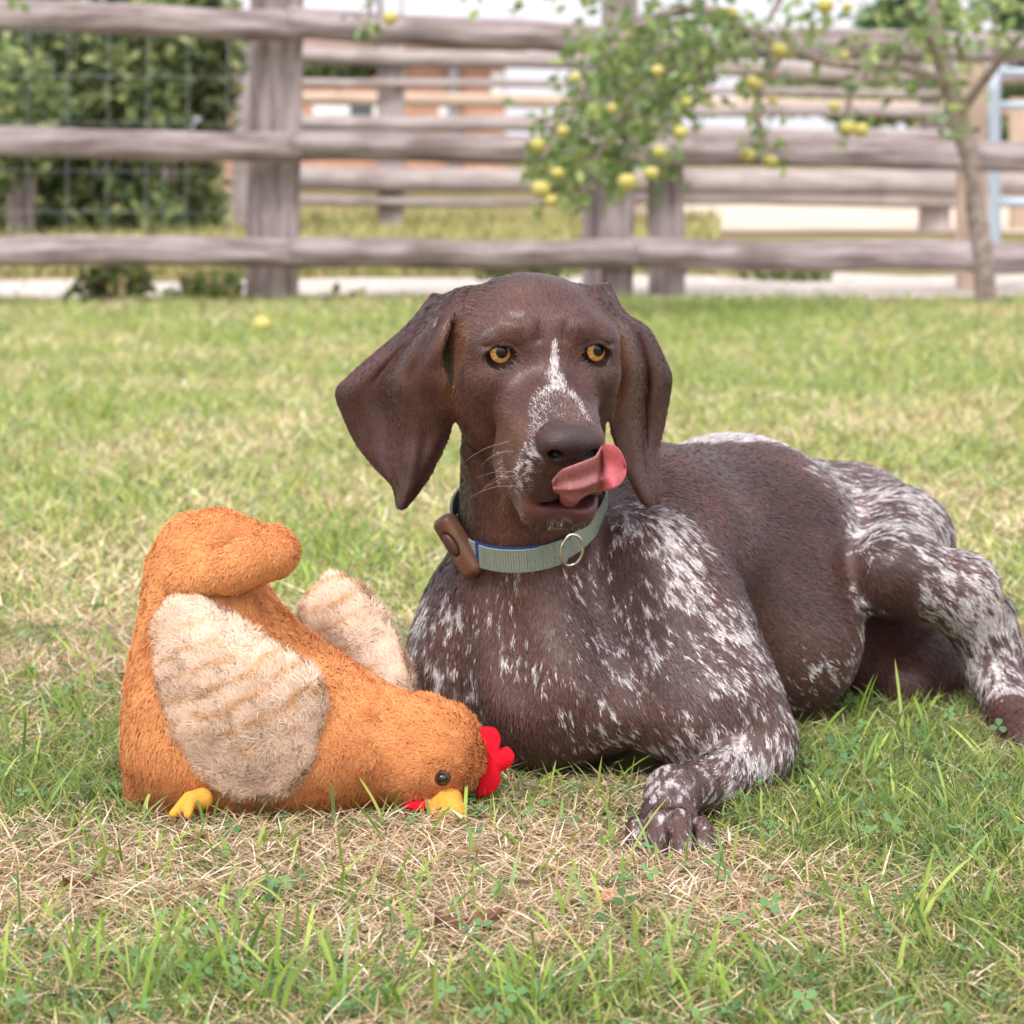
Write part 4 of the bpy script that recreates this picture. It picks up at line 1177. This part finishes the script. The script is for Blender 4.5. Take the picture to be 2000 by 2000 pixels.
# short lying hair
rng = np.random.default_rng(11)
view = unit(np.array([[0, 0, CAM_H]]) - DV)
facing = ((DN * view).sum(1) > -.25) & (DV[:, 2] > -.005)
fq = facing[DQ].all(1).astype(float)
hq = hm[DQ].all(1)
def dog_fur(n, keep, ln, wd, lift, name):
    q, W = sample_surface(DV, DQ, n, rng, keep)
    r = interp(DV, q, W); nn = unit(interp(DN, q, W))
    c, fl = coat(r, nn, rng.random(len(r)))
    w, _ = bare(r)
    inner = interp(hm[:, None].astype(float), q, W)[:, 0]
    ok = (w * inner < .25)
    r, nn, c, fl = r[ok], nn[ok], c[ok], fl[ok]
    m = len(r)
    lum = rng.normal(1, .24, (m, 1)).clip(.45, 1.8)
    fl2 = unit(fl + rng.normal(size=(m, 3)) * .16)
    fl2 = unit(fl2 - (fl2 * nn).sum(1, keepdims=True) * nn)
    ll = ln * rng.uniform(.6, 1.3, m)
    hh = hl(r)
    ll = ll * np.where((inner[ok] > .5) & (np.abs(hh[:, 0] - .2 * hh[:, 1]) > 74), .55, 1) * np.where((r[:, 1] < 1.97) & (inner[ok] < .5), .45, 1)
    return fur_mesh(name, r, nn, fl2, ll, wd * rng.uniform(.7, 1.3, m), lift, c * lum, M_HAIR, dog, rng, curl=.08, tipcol=1.15, nblend=.8)
tag(dog_fur(125000, fq * hq, .0050, .00078, .12, 'head_hair'), kind='stuff')
tag(dog_fur(170000, fq * (~hq), .0085, .00098, .10, 'body_hair'), kind='stuff')

# ---- eyes
def eye_mat():
    return attr_mat('dog_eye', rough=.03, spec=.5)
M_EYE = eye_mat()
def uv_ball(c, r, axis, nu=40, nv=48):
    """ball whose pole looks along axis; returns vertices, quads, angle from the pole"""
    axis = np.array(axis) / np.linalg.norm(axis)
    s1 = np.cross(axis, [0, 0, 1.0]); s1 /= np.linalg.norm(s1); s2 = np.cross(axis, s1)
    V, A = [], []
    for i in range(nu + 1):
        a = math.pi * (i / nu) ** 1.4
        for j in range(nv):
            b = 2 * math.pi * j / nv
            V.append(np.array(c) + r * (math.cos(a) * axis + math.sin(a) * (math.cos(b) * s1 + math.sin(b) * s2))); A.append((a, b))
    Q = [(i * nv + j, i * nv + (j + 1) % nv, (i + 1) * nv + (j + 1) % nv, (i + 1) * nv + j) for i in range(nu) for j in range(nv)]
    return np.array(V), np.array(Q), np.array(A)
for s in (-1, 1):
    gz = HF * .94 + HR * (.16 + s * .10) + HU * .17
    V, Q, A = uv_ball(hp(s * 38, -10, 0), .0138, gz)
    a, b = A[:, 0], A[:, 1]
    rad = .0138 * a
    iris = np.array([.44, .22, .065])[None] * (.75 + .5 * np.abs(np.sin(b * 17 + 3 * np.sin(b * 5))) ** .6)[:, None]
    c = iris * (.75 + .6 * sstep(.003, .008, rad))[:, None]
    c = np.where((rad < .0047)[:, None], np.array([.004, .004, .006]), c)
    c = np.where((rad > .0094)[:, None], np.array([.02, .010, .006]), c)
    c = np.where((rad > .0125)[:, None], np.array([.20, .13, .12]), c)
    e = mesh_obj('eye', V, Q[:, ::-1], M_EYE, dog, True, c)
    e['label'] = 'amber eye with dark pupil'

# ---- tongue
TL = [(1082, 950), (1098, 945), (1118, 942), (1140, 936), (1160, 930), (1172, 922), (1183, 914), (1198, 912), (1212, 912), (1221, 915)]
TT = [(1080, 940), (1096, 921), (1118, 911), (1145, 901), (1164, 892), (1175, 874), (1186, 867), (1200, 872), (1213, 886), (1221, 908)]
TB = [(1084, 960), (1098, 966), (1118, 970), (1140, 967), (1156, 961), (1174, 957), (1190, 954), (1203, 949), (1214, 940), (1221, 925)]
tt, tb = catmull(TT, 90), catmull(TB, 90)
pts = []
for i in range(90):
    t = i / 89
    for s in np.linspace(0, 1, 34):
        u, v = tt[i] * (1 - s) + tb[i] * s
        Y = 1.910 - .0022 * math.cos(s * math.pi * 2) + .010 * math.exp(-((t - .56) / .05) ** 2) * (1 - .5 * s) + .016 * sstep(.72, 1.0, t) + .012 * sstep(.2, 0, t)
        Y += .014 * sstep(.72, 1.0, s) * (1 - sstep(.5, .75, t))
        pts.append(P(u, v, Y))
FT = Field((.02, 1.88, .225), (.11, 1.97, .32), 0.0008)
FT.apply(spheres(np.array(pts), .0011), .002)
FT.apply(cone(P(1120, 968, 1.922), .005, P(1112, 970, 1.965), .008), .006)
V, Q = surface_net(FT); V = smooth_mesh(V, Q, 4)
px = (V[:, 0] * FPX / V[:, 1] + 1000)
c = np.array([.28, .092, .094])[None] * np.ones((len(V), 1))
c = c + sstep(1165, 1205, px)[:, None] * (np.array([.58, .10, .13]) - c)
c *= (.70 + .6 * fbm(V, 420, 3))[:, None]
M_TON = attr_mat('dog_tongue', rough=.20, spec=.6, bump=.5, bscale=1500, **{'Subsurface Weight': .25, 'Subsurface Radius': (.006, .002, .0015), 'Subsurface Scale': 1.0})
tg = mesh_obj('tongue', V, Q, M_TON, dog, True, c); tg['label'] = 'wet pink tongue curled up beside the nose'

# ---- claws
M_CLAW, _, _ = new_mat('claw', (.16, .13, .15), rough=.35, spec=.5)
for (u0, v0, u1, v1, Y) in [(1234, 1672, 1231, 1690, 1.854), (1280, 1672, 1279, 1692, 1.842), (1333, 1672, 1335, 1692, 1.842), (1382, 1670, 1388, 1688, 1.854)]:
    Fc = Field(P(u0, v0, Y) - .02, P(u0, v0, Y) + .02, .001)
    Fc.apply(cone(P(u0, v0, Y + .004), .0028, P((u0 + u1) / 2 + 1, (v0 + v1) / 2 - 3, Y - .004), .0025), .002)
    Fc.apply(cone(P((u0 + u1) / 2 + 1, (v0 + v1) / 2 - 3, Y - .004), .0025, P(u1, v1, Y - .009), .0012), .002)
    V, Q = surface_net(Fc)
    mesh_obj('claw', smooth_mesh(V, Q, 2), Q, M_CLAW, dog)

# ---- whiskers
wk = np.random.default_rng(5)
M_WHISK, _, _ = new_mat('whisker', (.30, .22, .18), rough=.4)
for k in range(11):
    s = -1 if k < 7 else 1
    r0 = hp(s * wk.uniform(28, 34), wk.uniform(40, 76), wk.uniform(-84, -58))
    hit = _hb.find_nearest(Vector(r0))
    r0 = np.array(hit[0])
    d = HR * s * wk.uniform(.5, 1) - HF * wk.uniform(.1, .5) - HU * wk.uniform(.0, .7); d /= np.linalg.norm(d)
    L = wk.uniform(.022, .045)
    c = catmull([r0 - d * .002, r0 + d * L * .5, r0 + d * L + np.array([0, 0, -L * .18])], 9)
    s1 = np.cross(d, [0, 0, 1.0]); s1 /= np.linalg.norm(s1); s2 = np.cross(d, s1)
    V, F = [], []
    for i, q in enumerate(c):
        rr = .00028 * (1 - i / 9)
        for a in (0, 2.094, 4.189):
            V.append(q + s1 * rr * math.cos(a) + s2 * rr * math.sin(a))
    for i in range(8):
        for j in range(3):
            F.append((i * 3 + j, i * 3 + (j + 1) % 3, i * 3 + 3 + (j + 1) % 3, i * 3 + 3 + j))
    mesh_obj('whisker', V, F, M_WHISK, dog)
# ------------------------------------------------------------------ collar
collar = thing('dog_collar', CO, 'sage green webbing collar with brown tracker box round the dog\'s neck', 'collar')
CX = np.cross([0, 1.0, 0], CN); CX /= np.linalg.norm(CX); CY = np.cross(CN, CX)       # CX sideways, CY front-back in the ring plane
if CX[0] < 0: CX = -CX
if CY[1] > 0: CY = -CY                                                                # CY towards the camera
CC = (NA + NB) / 2
CC = CC + CN * ((CO - CC) @ CN)                                                        # ring centre on the neck axis
NAng, half = 640, .0092
rows = np.linspace(-half, half, 7)
Rr = np.zeros(NAng)
_ts = np.arange(.03, .14, .0004).astype(np.float32)
for i in range(NAng):                                  # measure the neck along each spoke
    a = 2 * math.pi * i / NAng
    d = math.cos(a) * CX + math.sin(a) * CY
    for o in (-half, 0, half):
        q = CC + CN * o + d * _ts[:, None]
        f = neck[2](q[:, 0], q[:, 1], q[:, 2])
        Rr[i] = max(Rr[i], float(_ts[np.argmax(f > 0)]))
Rr[Rr < .03] = np.median(Rr)
ker = np.ones(41) / 41
Rs = np.convolve(np.concatenate([Rr[-60:], Rr, Rr[:60]]), ker, 'same')[60:-60]
Rr = np.maximum(Rr, Rs) + .0040
def ring(a):
    i = a / (2 * math.pi) * NAng
    return np.interp(i % NAng, np.arange(NAng + 1), np.append(Rr, Rr[0]))
def band(a0, a1, n, off, w0, w1, rib, thick, drop=0.0):
    V, F = [], []
    for i in range(n + 1):
        a = a0 + (a1 - a0) * i / n
        d = math.cos(a) * CX + math.sin(a) * CY
        r = ring(a) + off + (rib if i % 2 else 0)
        for o in (w0, w1):
            V.append(CC + d * r + CN * (o + drop)); V.append(CC + d * (r - thick) + CN * (o + drop))
    for i in range(n):
        b, c = i * 4, i * 4 + 4
        F += [(b, c, c + 2, b + 2), (b + 1, b + 3, c + 3, c + 1), (b, b + 1, c + 1, c), (b + 2, c + 2, c + 3, b + 3)]
    F += [(0, 2, 3, 1), (n * 4, n * 4 + 1, n * 4 + 3, n * 4 + 2)]
    return np.array(V), np.array(F)
M_WEB = noise_mat('sage_webbing', (.20, .245, .205), (.30, .345, .29), scale=700, rough=.75, spec=.15, bump=.4, bdist=.001)
V, F = band(0, 2 * math.pi, 420, .0005, -half, half, .0007, .0018)
mesh_obj('strap', V, F, M_WEB, collar, False)
# doubled end of the strap in front, with the blue lining showing on its upper edge
a_of = lambda u, v, Y: math.atan2((P(u, v, Y) - CC) @ CY, (P(u, v, Y) - CC) @ CX)
fa0, fa1 = a_of(955, 1080, 2.09), a_of(1098, 1080, 2.09)
V, F = band(fa0, fa1, 74, .0034, -half * 1.06, half * 1.06, .0008, .0020)
mesh_obj('strap_end', V, F, M_WEB, collar, False)
M_BLUE, _, _ = new_mat('blue_lining', (.012, .055, .22), rough=.6)
V, F = band(fa0 + .05, a_of(1050, 1070, 2.09), 40, .0012, -half * 1.2, half * .6, 0, .0010)
mesh_obj('lining', V, F, M_BLUE, collar, False)
# tracker box
def ring_pt(a, off, o):
    return CC + (math.cos(a) * CX + math.sin(a) * CY) * (ring(a) + off) + CN * o
M_BOX = noise_mat('brown_plastic', (.115, .055, .032), (.150, .072, .042), scale=60, rough=.42, spec=.4, bump=.05)
ba = a_of(922, 1035, 2.10)
bo = ring_pt(ba, .0055, -.002)
out = math.cos(ba) * CX + math.sin(ba) * CY
up_ = P(893, 985, 2.115) - P(938, 1092, 2.10); up_ = up_ - (up_ @ out) * out; up_ /= np.linalg.norm(up_)
sd = np.cross(up_, out)
FK = Field(bo - .05, bo + .05, .0012)
def rbox(c, R, half3, rad):
    c = np.array(c); half3 = np.array(half3) - rad
    ext = np.abs(R) @ (half3 + rad)
    def fn(X, Y, Z):
        x, y, z = X - c[0], Y - c[1], Z - c[2]
        q = [np.abs(x * R[0, i] + y * R[1, i] + z * R[2, i]) - half3[i] for i in range(3)]
        o = np.sqrt(sum(np.maximum(t, 0) ** 2 for t in q))
        return (o + np.minimum(np.maximum(np.maximum(q[0], q[1]), q[2]), 0) - rad).astype(np.float32)
    return c - ext, c + ext, fn
RB = np.stack([sd, out, up_], 1)
FK.apply(rbox(bo, RB, (.0110, .0080, .0280), .0070), .004)
FK.apply(ellipsoid(bo + out * .0075 + up_ * .004, (.0068, .0035, .0115), RB), .0015, '-')
V, Q = surface_net(FK)
box = mesh_obj('tracker_box', smooth_mesh(V, Q, 3), Q, M_BOX, collar)
box['label'] = 'brown plastic tracker box'
FK = Field(bo - .03, bo + .03, .0010)
FK.apply(ellipsoid(bo + out * .0072 + up_ * .004, (.0058, .0036, .0104), RB), .001)
V, Q = surface_net(FK)
M_BTN, _, _ = new_mat('dark_button', (.075, .034, .026), rough=.38, spec=.4)
b2 = mesh_obj('button', smooth_mesh(V, Q, 2), Q, M_BTN, box)
# metal ring
M_METAL, _, _ = new_mat('ring_metal', (.72, .68, .62), rough=.22, spec=.5, Metallic=1.0)
ra = a_of(1106, 1078, 2.09)
rc = ring_pt(ra, .003, .001); ro = math.cos(ra) * CX + math.sin(ra) * CY
tn = np.cross(CN, ro)
bm = bmesh.new(); nn_, mm_ = 40, 8
vs = []
for i in range(nn_):
    a = 2 * math.pi * i / nn_
    e1 = tn * .0105 * math.cos(a) + CN * .0135 * math.sin(a) + ro * (.004 * max(0, math.cos(a)) + .001)
    dr = (tn * math.cos(a) + CN * math.sin(a))
    for j in range(mm_):
        b = 2 * math.pi * j / mm_
        vs.append(bm.verts.new(tuple(rc + e1 + .0014 * (math.cos(b) * dr + math.sin(b) * ro))))
for i in range(nn_):
    for j in range(mm_):
        bm.faces.new((vs[i * mm_ + j], vs[((i + 1) % nn_) * mm_ + j], vs[((i + 1) % nn_) * mm_ + (j + 1) % mm_], vs[i * mm_ + (j + 1) % mm_]))
bm_obj('ring', bm, M_METAL, collar)
# ------------------------------------------------------------------ plush hen
CY0 = 2.0
def cp(u, v, dY=0.0): return P(u, v, CY0 + dY)
def cc(a, ra, b, rb): return cone(cp(*a), ra * CY0 / FPX, cp(*b), rb * CY0 / FPX)
hen = thing('plush_chicken', (cp(520, 1580)[0], CY0, 0), 'orange plush toy hen tipped onto its beak on the grass beside the dog', 'soft toy')
FC = Field((-.33, 1.90, -.01), (.0, 2.12, .265), .0025)
FC.apply(cc((395, 1447), 132, (570, 1462), 120), .02)
FC.apply(cc((392, 1440), 134, (402, 1210), 112), .03)
FC.apply(cc((430, 1240), 108, (640, 1412), 108), .03)
FC.apply(cc((390, 1330), 118, (560, 1420), 128), .03)
FC.apply(cc((640, 1445), 112, (800, 1468), 98), .03)
FC.apply(ellipsoid(cp(838, 1470), np.array([108, 100, 98]) * CY0 / FPX), .02)
FC.apply(cc((395, 1190), 100, (385, 1120), 82), .02)
for a, ra, b, rb, k in [((352, 1120, .005), 56, (378, 1068, .01), 58, .02), ((378, 1068, .01), 58, (428, 1050, .012), 50, .012), ((428, 1050, .012), 50, (478, 1052, .012), 40, .01)]:
    FC.apply(cc(a, ra, b, rb), k)
FC.apply(cc((352, 1138, -.036), 27, (450, 1114, -.044), 41), .003)
FC.apply(cc((450, 1114, -.044), 41, (532, 1078, -.042), 50), .003)
FC.apply(cc((300, 1560), 40, (460, 1560), 40), .03)
CVt, CQ = surface_net(FC); CVt = smooth_mesh(CVt, CQ, 4); CNn = vnormals(CVt, CQ)
ORANGE = np.array([.84, .395, .165]); RUST = np.array([.62, .245, .095])
def hen_col(p):
    a = fbm(p, 28, 3, 4.0); b = fbm(p, 120, 2, 9.0)
    s = sstep(.30, .70, a * .7 + b * .3)
    u = p[:, 0] * FPX / p[:, 1] + 1000
    low = sstep(.095, .02, p[:, 2]) * .35                          # browner lower down: shading put into the pile colour, plus some real variation
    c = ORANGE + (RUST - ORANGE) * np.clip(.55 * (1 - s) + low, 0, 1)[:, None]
    return c
M_PLUSH = attr_mat('plush_base', rough=.9, spec=.05)
M_PILE = attr_mat('plush_pile', rough=.85, spec=.08, transl=.18)
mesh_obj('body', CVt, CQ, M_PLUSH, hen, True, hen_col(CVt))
crng = np.random.default_rng(21)
def pile(name, V, Q, N, n, colf, ln, flow_dir, parent, lift=.42, spread=.35, clumpy=.36, wd=.0009):
    q, W = sample_surface(V, Q, n, crng)
    r = interp(V, q, W); nn = unit(interp(N, q, W))
    ok = (r[:, 2] > .004) & (np.linalg.norm(r - P(864, 1520, 1.96), axis=1) > .0085)
    r, nn = r[ok], nn[ok]; m = len(r)
    # clumps: neighbouring hairs share a direction
    cl = np.stack([vnoise(r, 95, k * 11.0) - .5 for k in range(3)], 1) * 2.2
    cl2 = np.stack([vnoise(r, 210, 40 + k * 11.0) - .5 for k in range(3)], 1) * 1.6
    fd = flow_dir(r) if callable(flow_dir) else np.broadcast_to(flow_dir, r.shape)
    fl = fd + (cl + cl2) * clumpy + crng.normal(size=(m, 3)) * spread
    fl = unit(fl - (fl * nn).sum(1, keepdims=True) * nn)
    lf = np.clip(lift + (vnoise(r, 120, 77.0) - .5) * .5, .1, .85)
    c = colf(r) * crng.normal(1, .10, (m, 1)).clip(.6, 1.5)
    L = ln * (.55 + .75 * vnoise(r, 60, 31.0)) * crng.uniform(.7, 1.25, m)
    L = L * np.where((r[:, 2] > .175) & (parent is hen), .62, 1)
    return tag(fur_mesh(name, r, nn, fl, L, wd * crng.uniform(.7, 1.3, m), lf, c, M_PILE, parent, crng, curl=.22, tipcol=1.15, nblend=.85, rootcol=.9), kind='stuff')
def hen_flow(r):
    t = sstep(-.20, -.05, r[:, 0])[:, None]
    return np.array([[-.15, 0, -1.0]]) * (1 - t) + np.array([[-.9, 0, .15]]) * t
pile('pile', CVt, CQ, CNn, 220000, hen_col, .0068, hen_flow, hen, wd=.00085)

# wings
CREAM = np.array([.86, .68, .55]); STRIPE = np.array([.68, .42, .22]); CREAM_DULL = np.array([.60, .43, .31])  # cream, its stripes, and a duller cream mixed in by noise
def wing(left, right, bulge, Y, name, n, label, rad):
    g = sheet([(a, b, Y) for a, b in left], [(a, b, Y) for a, b in right], bulge, 120, 90)
    pts = g.reshape(-1, 3)
    Fw = Field(pts.min(0) - .03, pts.max(0) + .03, .0022)
    Fw.apply(spheres(pts[::2], rad), .004)
    V, Q = surface_net(Fw); V = smooth_mesh(V, Q, 5); N = vnormals(V, Q)
    def col(p):
        u = p[:, 0] * FPX / Y; z = -p[:, 2] * FPX / Y
        w = (z + .42 * u) / 47 + 1.3 * (fbm(p, 32, 2, 6.0) - .5)
        fr = np.abs((w % 1) - .5) * 2
        st = sstep(.62, .95, fr) * sstep(.36, .6, fbm(p, 45, 2, 2.0))
        sh = sstep(.45, .72, fbm(p, 55, 2, 14.0)) * .45
        c = CREAM * (1 - sh[:, None]) + CREAM_DULL * sh[:, None]
        return c * (1 - st[:, None]) + STRIPE * st[:, None]
    w = mesh_obj('wing', V, Q, M_PLUSH, hen, True, col(V) * .9)
    w['label'] = label
    pile('wing_pile', V, Q, N, int(n * 1.3), col, .0090, np.array([[-.55, 0, .75]]), w, lift=.5, spread=.35, clumpy=.8, wd=.00085)
    return w
wing([(346, 1192), (329, 1223), (328, 1270), (332, 1321), (344, 1384), (362, 1440), (400, 1482), (442, 1522), (478, 1536)],
     [(384, 1186), (426, 1210), (470, 1244), (530, 1276), (596, 1325), (614, 1365), (608, 1438), (588, 1488), (545, 1530)],
     lambda t, s: -.020 * math.sin(math.pi * s) * math.sin(math.pi * min(1, t * 1.05)) + .018 * sstep(.55, 1, t) * 0 + .010 * (1 - t), 1.944, 'wing', 70000,
     'cream striped wing on the near side', .0075)
wing([(648, 1144), (622, 1172), (610, 1206), (640, 1262), (690, 1302), (735, 1345), (775, 1368)],
     [(658, 1141), (690, 1160), (726, 1204), (762, 1259), (782, 1312), (788, 1350), (785, 1368)],
     lambda t, s: -.006 * math.sin(math.pi * s) - .02 * t, 2.052, 'wing', 26000, 'cream striped wing sticking up on the far side', .0065)

# comb and wattle, felt cut-outs with thickness
M_RED = noise_mat('red_felt', (.62, .008, .020), (.72, .014, .030), scale=900, rough=.9, spec=.05, bump=.3, bdist=.0008)
def cutout(name, outline, Y, th, mat, parent, n=70):
    o = catmull(outline + [outline[0]], n)[:-1]
    n = len(o); bm = bmesh.new()
    cu, cv = o[:, 0].mean(), o[:, 1].mean()
    rings = []
    for dy, sc in ((-th, .90), (-th * .7, .985), (0, 1.0), (th * .7, .985), (th, .90)):
        rings.append([bm.verts.new(tuple(P(cu + (a - cu) * sc, cv + (b - cv) * sc, Y) + np.array([0, dy, 0]))) for a, b in o])
    for a, b in zip(rings[:-1], rings[1:]):
        for i in range(n):
            bm.faces.new((a[i], a[(i + 1) % n], b[(i + 1) % n], b[i]))
    for rg, flip in ((rings[0], 1), (rings[-1], 0)):
        c = bm.verts.new(tuple(P(cu, cv, Y) + np.array([0, -th * 1.15 if flip else th * 1.15, 0])))
        for i in range(n):
            f = (c, rg[(i + 1) % n], rg[i]) if flip else (c, rg[i], rg[(i + 1) % n])
            bm.faces.new(f)
    bmesh.ops.recalc_face_normals(bm, faces=bm.faces)
    return bm_obj(name, bm, mat, parent)
cutout('comb', [(928, 1424), (950, 1420), (968, 1424), (978, 1442), (974, 1462), (992, 1460), (1005, 1475), (998, 1494), (977, 1508), (977, 1526), (967, 1542), (949, 1555), (930, 1552), (940, 1510), (944, 1470)], 1.998, .0055, M_RED, hen)
cutout('wattle', [(800, 1566), (830, 1564), (838, 1574), (822, 1582), (800, 1580), (790, 1573)], 1.963, .005, M_RED, hen)
# beak, eye, foot
M_BEAK = noise_mat('yellow_felt', (.62, .28, .045), (.70, .36, .065), scale=500, rough=.9, spec=.05, bump=.5, bdist=.001)
Fk = Field(P(870, 1585, 1.955) - .05, P(870, 1585, 1.955) + .05, .0014)
Fk.apply(cone(P(872, 1566, 1.970), .0130, P(880, 1590, 1.953), .0110), .006)
Fk.apply(cone(P(880, 1590, 1.953), .0110, P(870, 1606, 1.948), .0060), .006)
Fk.apply(cone(P(850, 1580, 1.962), .0070, P(858, 1596, 1.952), .0055), .004)
V, Q = surface_net(Fk); mesh_obj('beak', smooth_mesh(V, Q, 3), Q, M_BEAK, hen)
M_HEYE, _, _ = new_mat('glossy_black', (.006, .005, .005), rough=.06, spec=.7)
ec = P(864, 1520, 1.9585)
V, Q, A = uv_ball(ec + np.array([0, -.0005, 0]), .0044, np.array([0, -1, .2]))
he_ = mesh_obj('eye', V, Q[:, ::-1], M_HEYE, hen)
M_RIM, _, _ = new_mat('eye_backing', (.075, .035, .022), rough=.8)
V, Q, A = uv_ball(ec + np.array([0, .0030, 0]), .0064, np.array([0, -1, .2]))
mesh_obj('eye_rim', V, Q[:, ::-1], M_RIM, he_)
Ff = Field(P(370, 1565, 1.94) - .05, P(370, 1565, 1.94) + .05, .0014)
Ff.apply(cone(P(394, 1560, 1.940), .0085, P(378, 1562, 1.935), .0070), .003)
Ff.apply(cone(P(368, 1560, 1.932), .0052, P(338, 1590, 1.915), .0032), .002)
Ff.apply(cone(P(372, 1562, 1.932), .0048, P(366, 1592, 1.916), .0030), .002)
V, Q = surface_net(Ff); mesh_obj('foot', smooth_mesh(V, Q, 3), Q, M_BEAK, hen)
lawn([foot_mask(DV, .035), foot_mask(CVt, .03)])
# ------------------------------------------------------------------ litter on the lawn
lrg = np.random.default_rng(77)
M_DEAD = noise_mat('dead_leaf', (.10, .045, .030), (.24, .12, .075), scale=90, rough=.7, spec=.2, bump=.4, bdist=.001)
M_ORLEAF = noise_mat('orange_leaf', (.42, .20, .10), (.58, .32, .19), scale=90, rough=.7, spec=.2, bump=.4, bdist=.001)
def curled_leaf(u, v, L, W, curl, rz, mat, label, group=None):
    c = PG(u, v); n, m = 14, 8
    t = thing('fallen_leaf', c, label, 'leaf', group)
    V, F = [], []
    for i in range(n + 1):
        a = i / n
        w = W * math.sin(math.pi * min(a * .96 + .02, 1)) ** .7
        for j in range(m + 1):
            s = j / m * 2 - 1
            x = (a - .5) * L; y = w * s * (1 - .3 * curl); z = .008 + curl * W * 1.1 * s * s + .25 * L * curl * (2 * a - 1) ** 2 + .0015 * math.sin(9 * a + 7 * s)
            V.append((c[0] + x * math.cos(rz) - y * math.sin(rz), c[1] + x * math.sin(rz) + y * math.cos(rz), z))
    for i in range(n):
        for j in range(m):
            q = i * (m + 1) + j
            F.append((q, q + m + 1, q + m + 2, q + 1))
    ob = mesh_obj('blade', V, F, mat, t)
    so = ob.modifiers.new('thickness', 'SOLIDIFY'); so.thickness = .0006
    r = np.array([math.cos(rz), math.sin(rz), 0])
    e = np.array([c[0], c[1], .008 + .25 * L * curl]) - r * L * .5
    limb([e + r * .002, e - r * .006 - np.array([0, 0, .001]), e - r * .013 - np.array([0, 0, .003])], [.0008, .0007, .0006], 'stalk', mat, t)
curled_leaf(915, 1838, .045, .010, .55, .3, M_DEAD, 'dark brown curled dead leaf lying in the straw below the toy hen')
curled_leaf(1185, 1788, .024, .008, .5, 1.1, M_ORLEAF, 'small orange-brown dry leaf standing in the straw below the dog\'s paw')
curled_leaf(155, 1752, .026, .009, .5, .8, M_DEAD, 'reddish brown dead leaf scrap in the straw at lower left')
curled_leaf(510, 1768, .016, .006, .4, -.5, M_DEAD, 'tiny brown leaf scrap below the toy hen\'s wing')
curled_leaf(1525, 1822, .014, .006, .4, .2, M_DEAD, 'tiny brown leaf scrap on the straw at lower right')
curled_leaf(390, 1662, .014, .006, .5, .9, M_DEAD, 'small dark leaf scrap just below the toy hen\'s foot')
M_STALK = noise_mat('straw_stalk', (.62, .50, .30), (.76, .64, .42), scale=60, rough=.6, spec=.2, bump=.2, bdist=.0005)
a, b = PG(795, 1592), PG(905, 1632)
st = limb([np.array([a[0], a[1], .012]), np.array([(a[0] + b[0]) / 2, (a[1] + b[1]) / 2, .017]), np.array([b[0], b[1], .013])], [.0018, .0018, .0014], 'straw_stalk', M_STALK, None)
tag(st, 'single pale straw stalk lying under the toy hen\'s beak', 'straw')
for u, v, lab in [(512, 652, 'pale yellow fallen apple on the lawn left of the dog\'s ear'), (252, 806, 'pinkish pale fallen leaf on the lawn above the toy hen')]:
    c = PG(u, v)
    if 'apple' in lab:
        ob = bpy.data.objects.new('fallen_apple', first.data); COL.objects.link(ob)
        ob.location = (c[0], c[1], .024); ob.scale = (.026,) * 3; ob.rotation_euler = (.5, .3, 0); tag(ob, lab, 'apple')
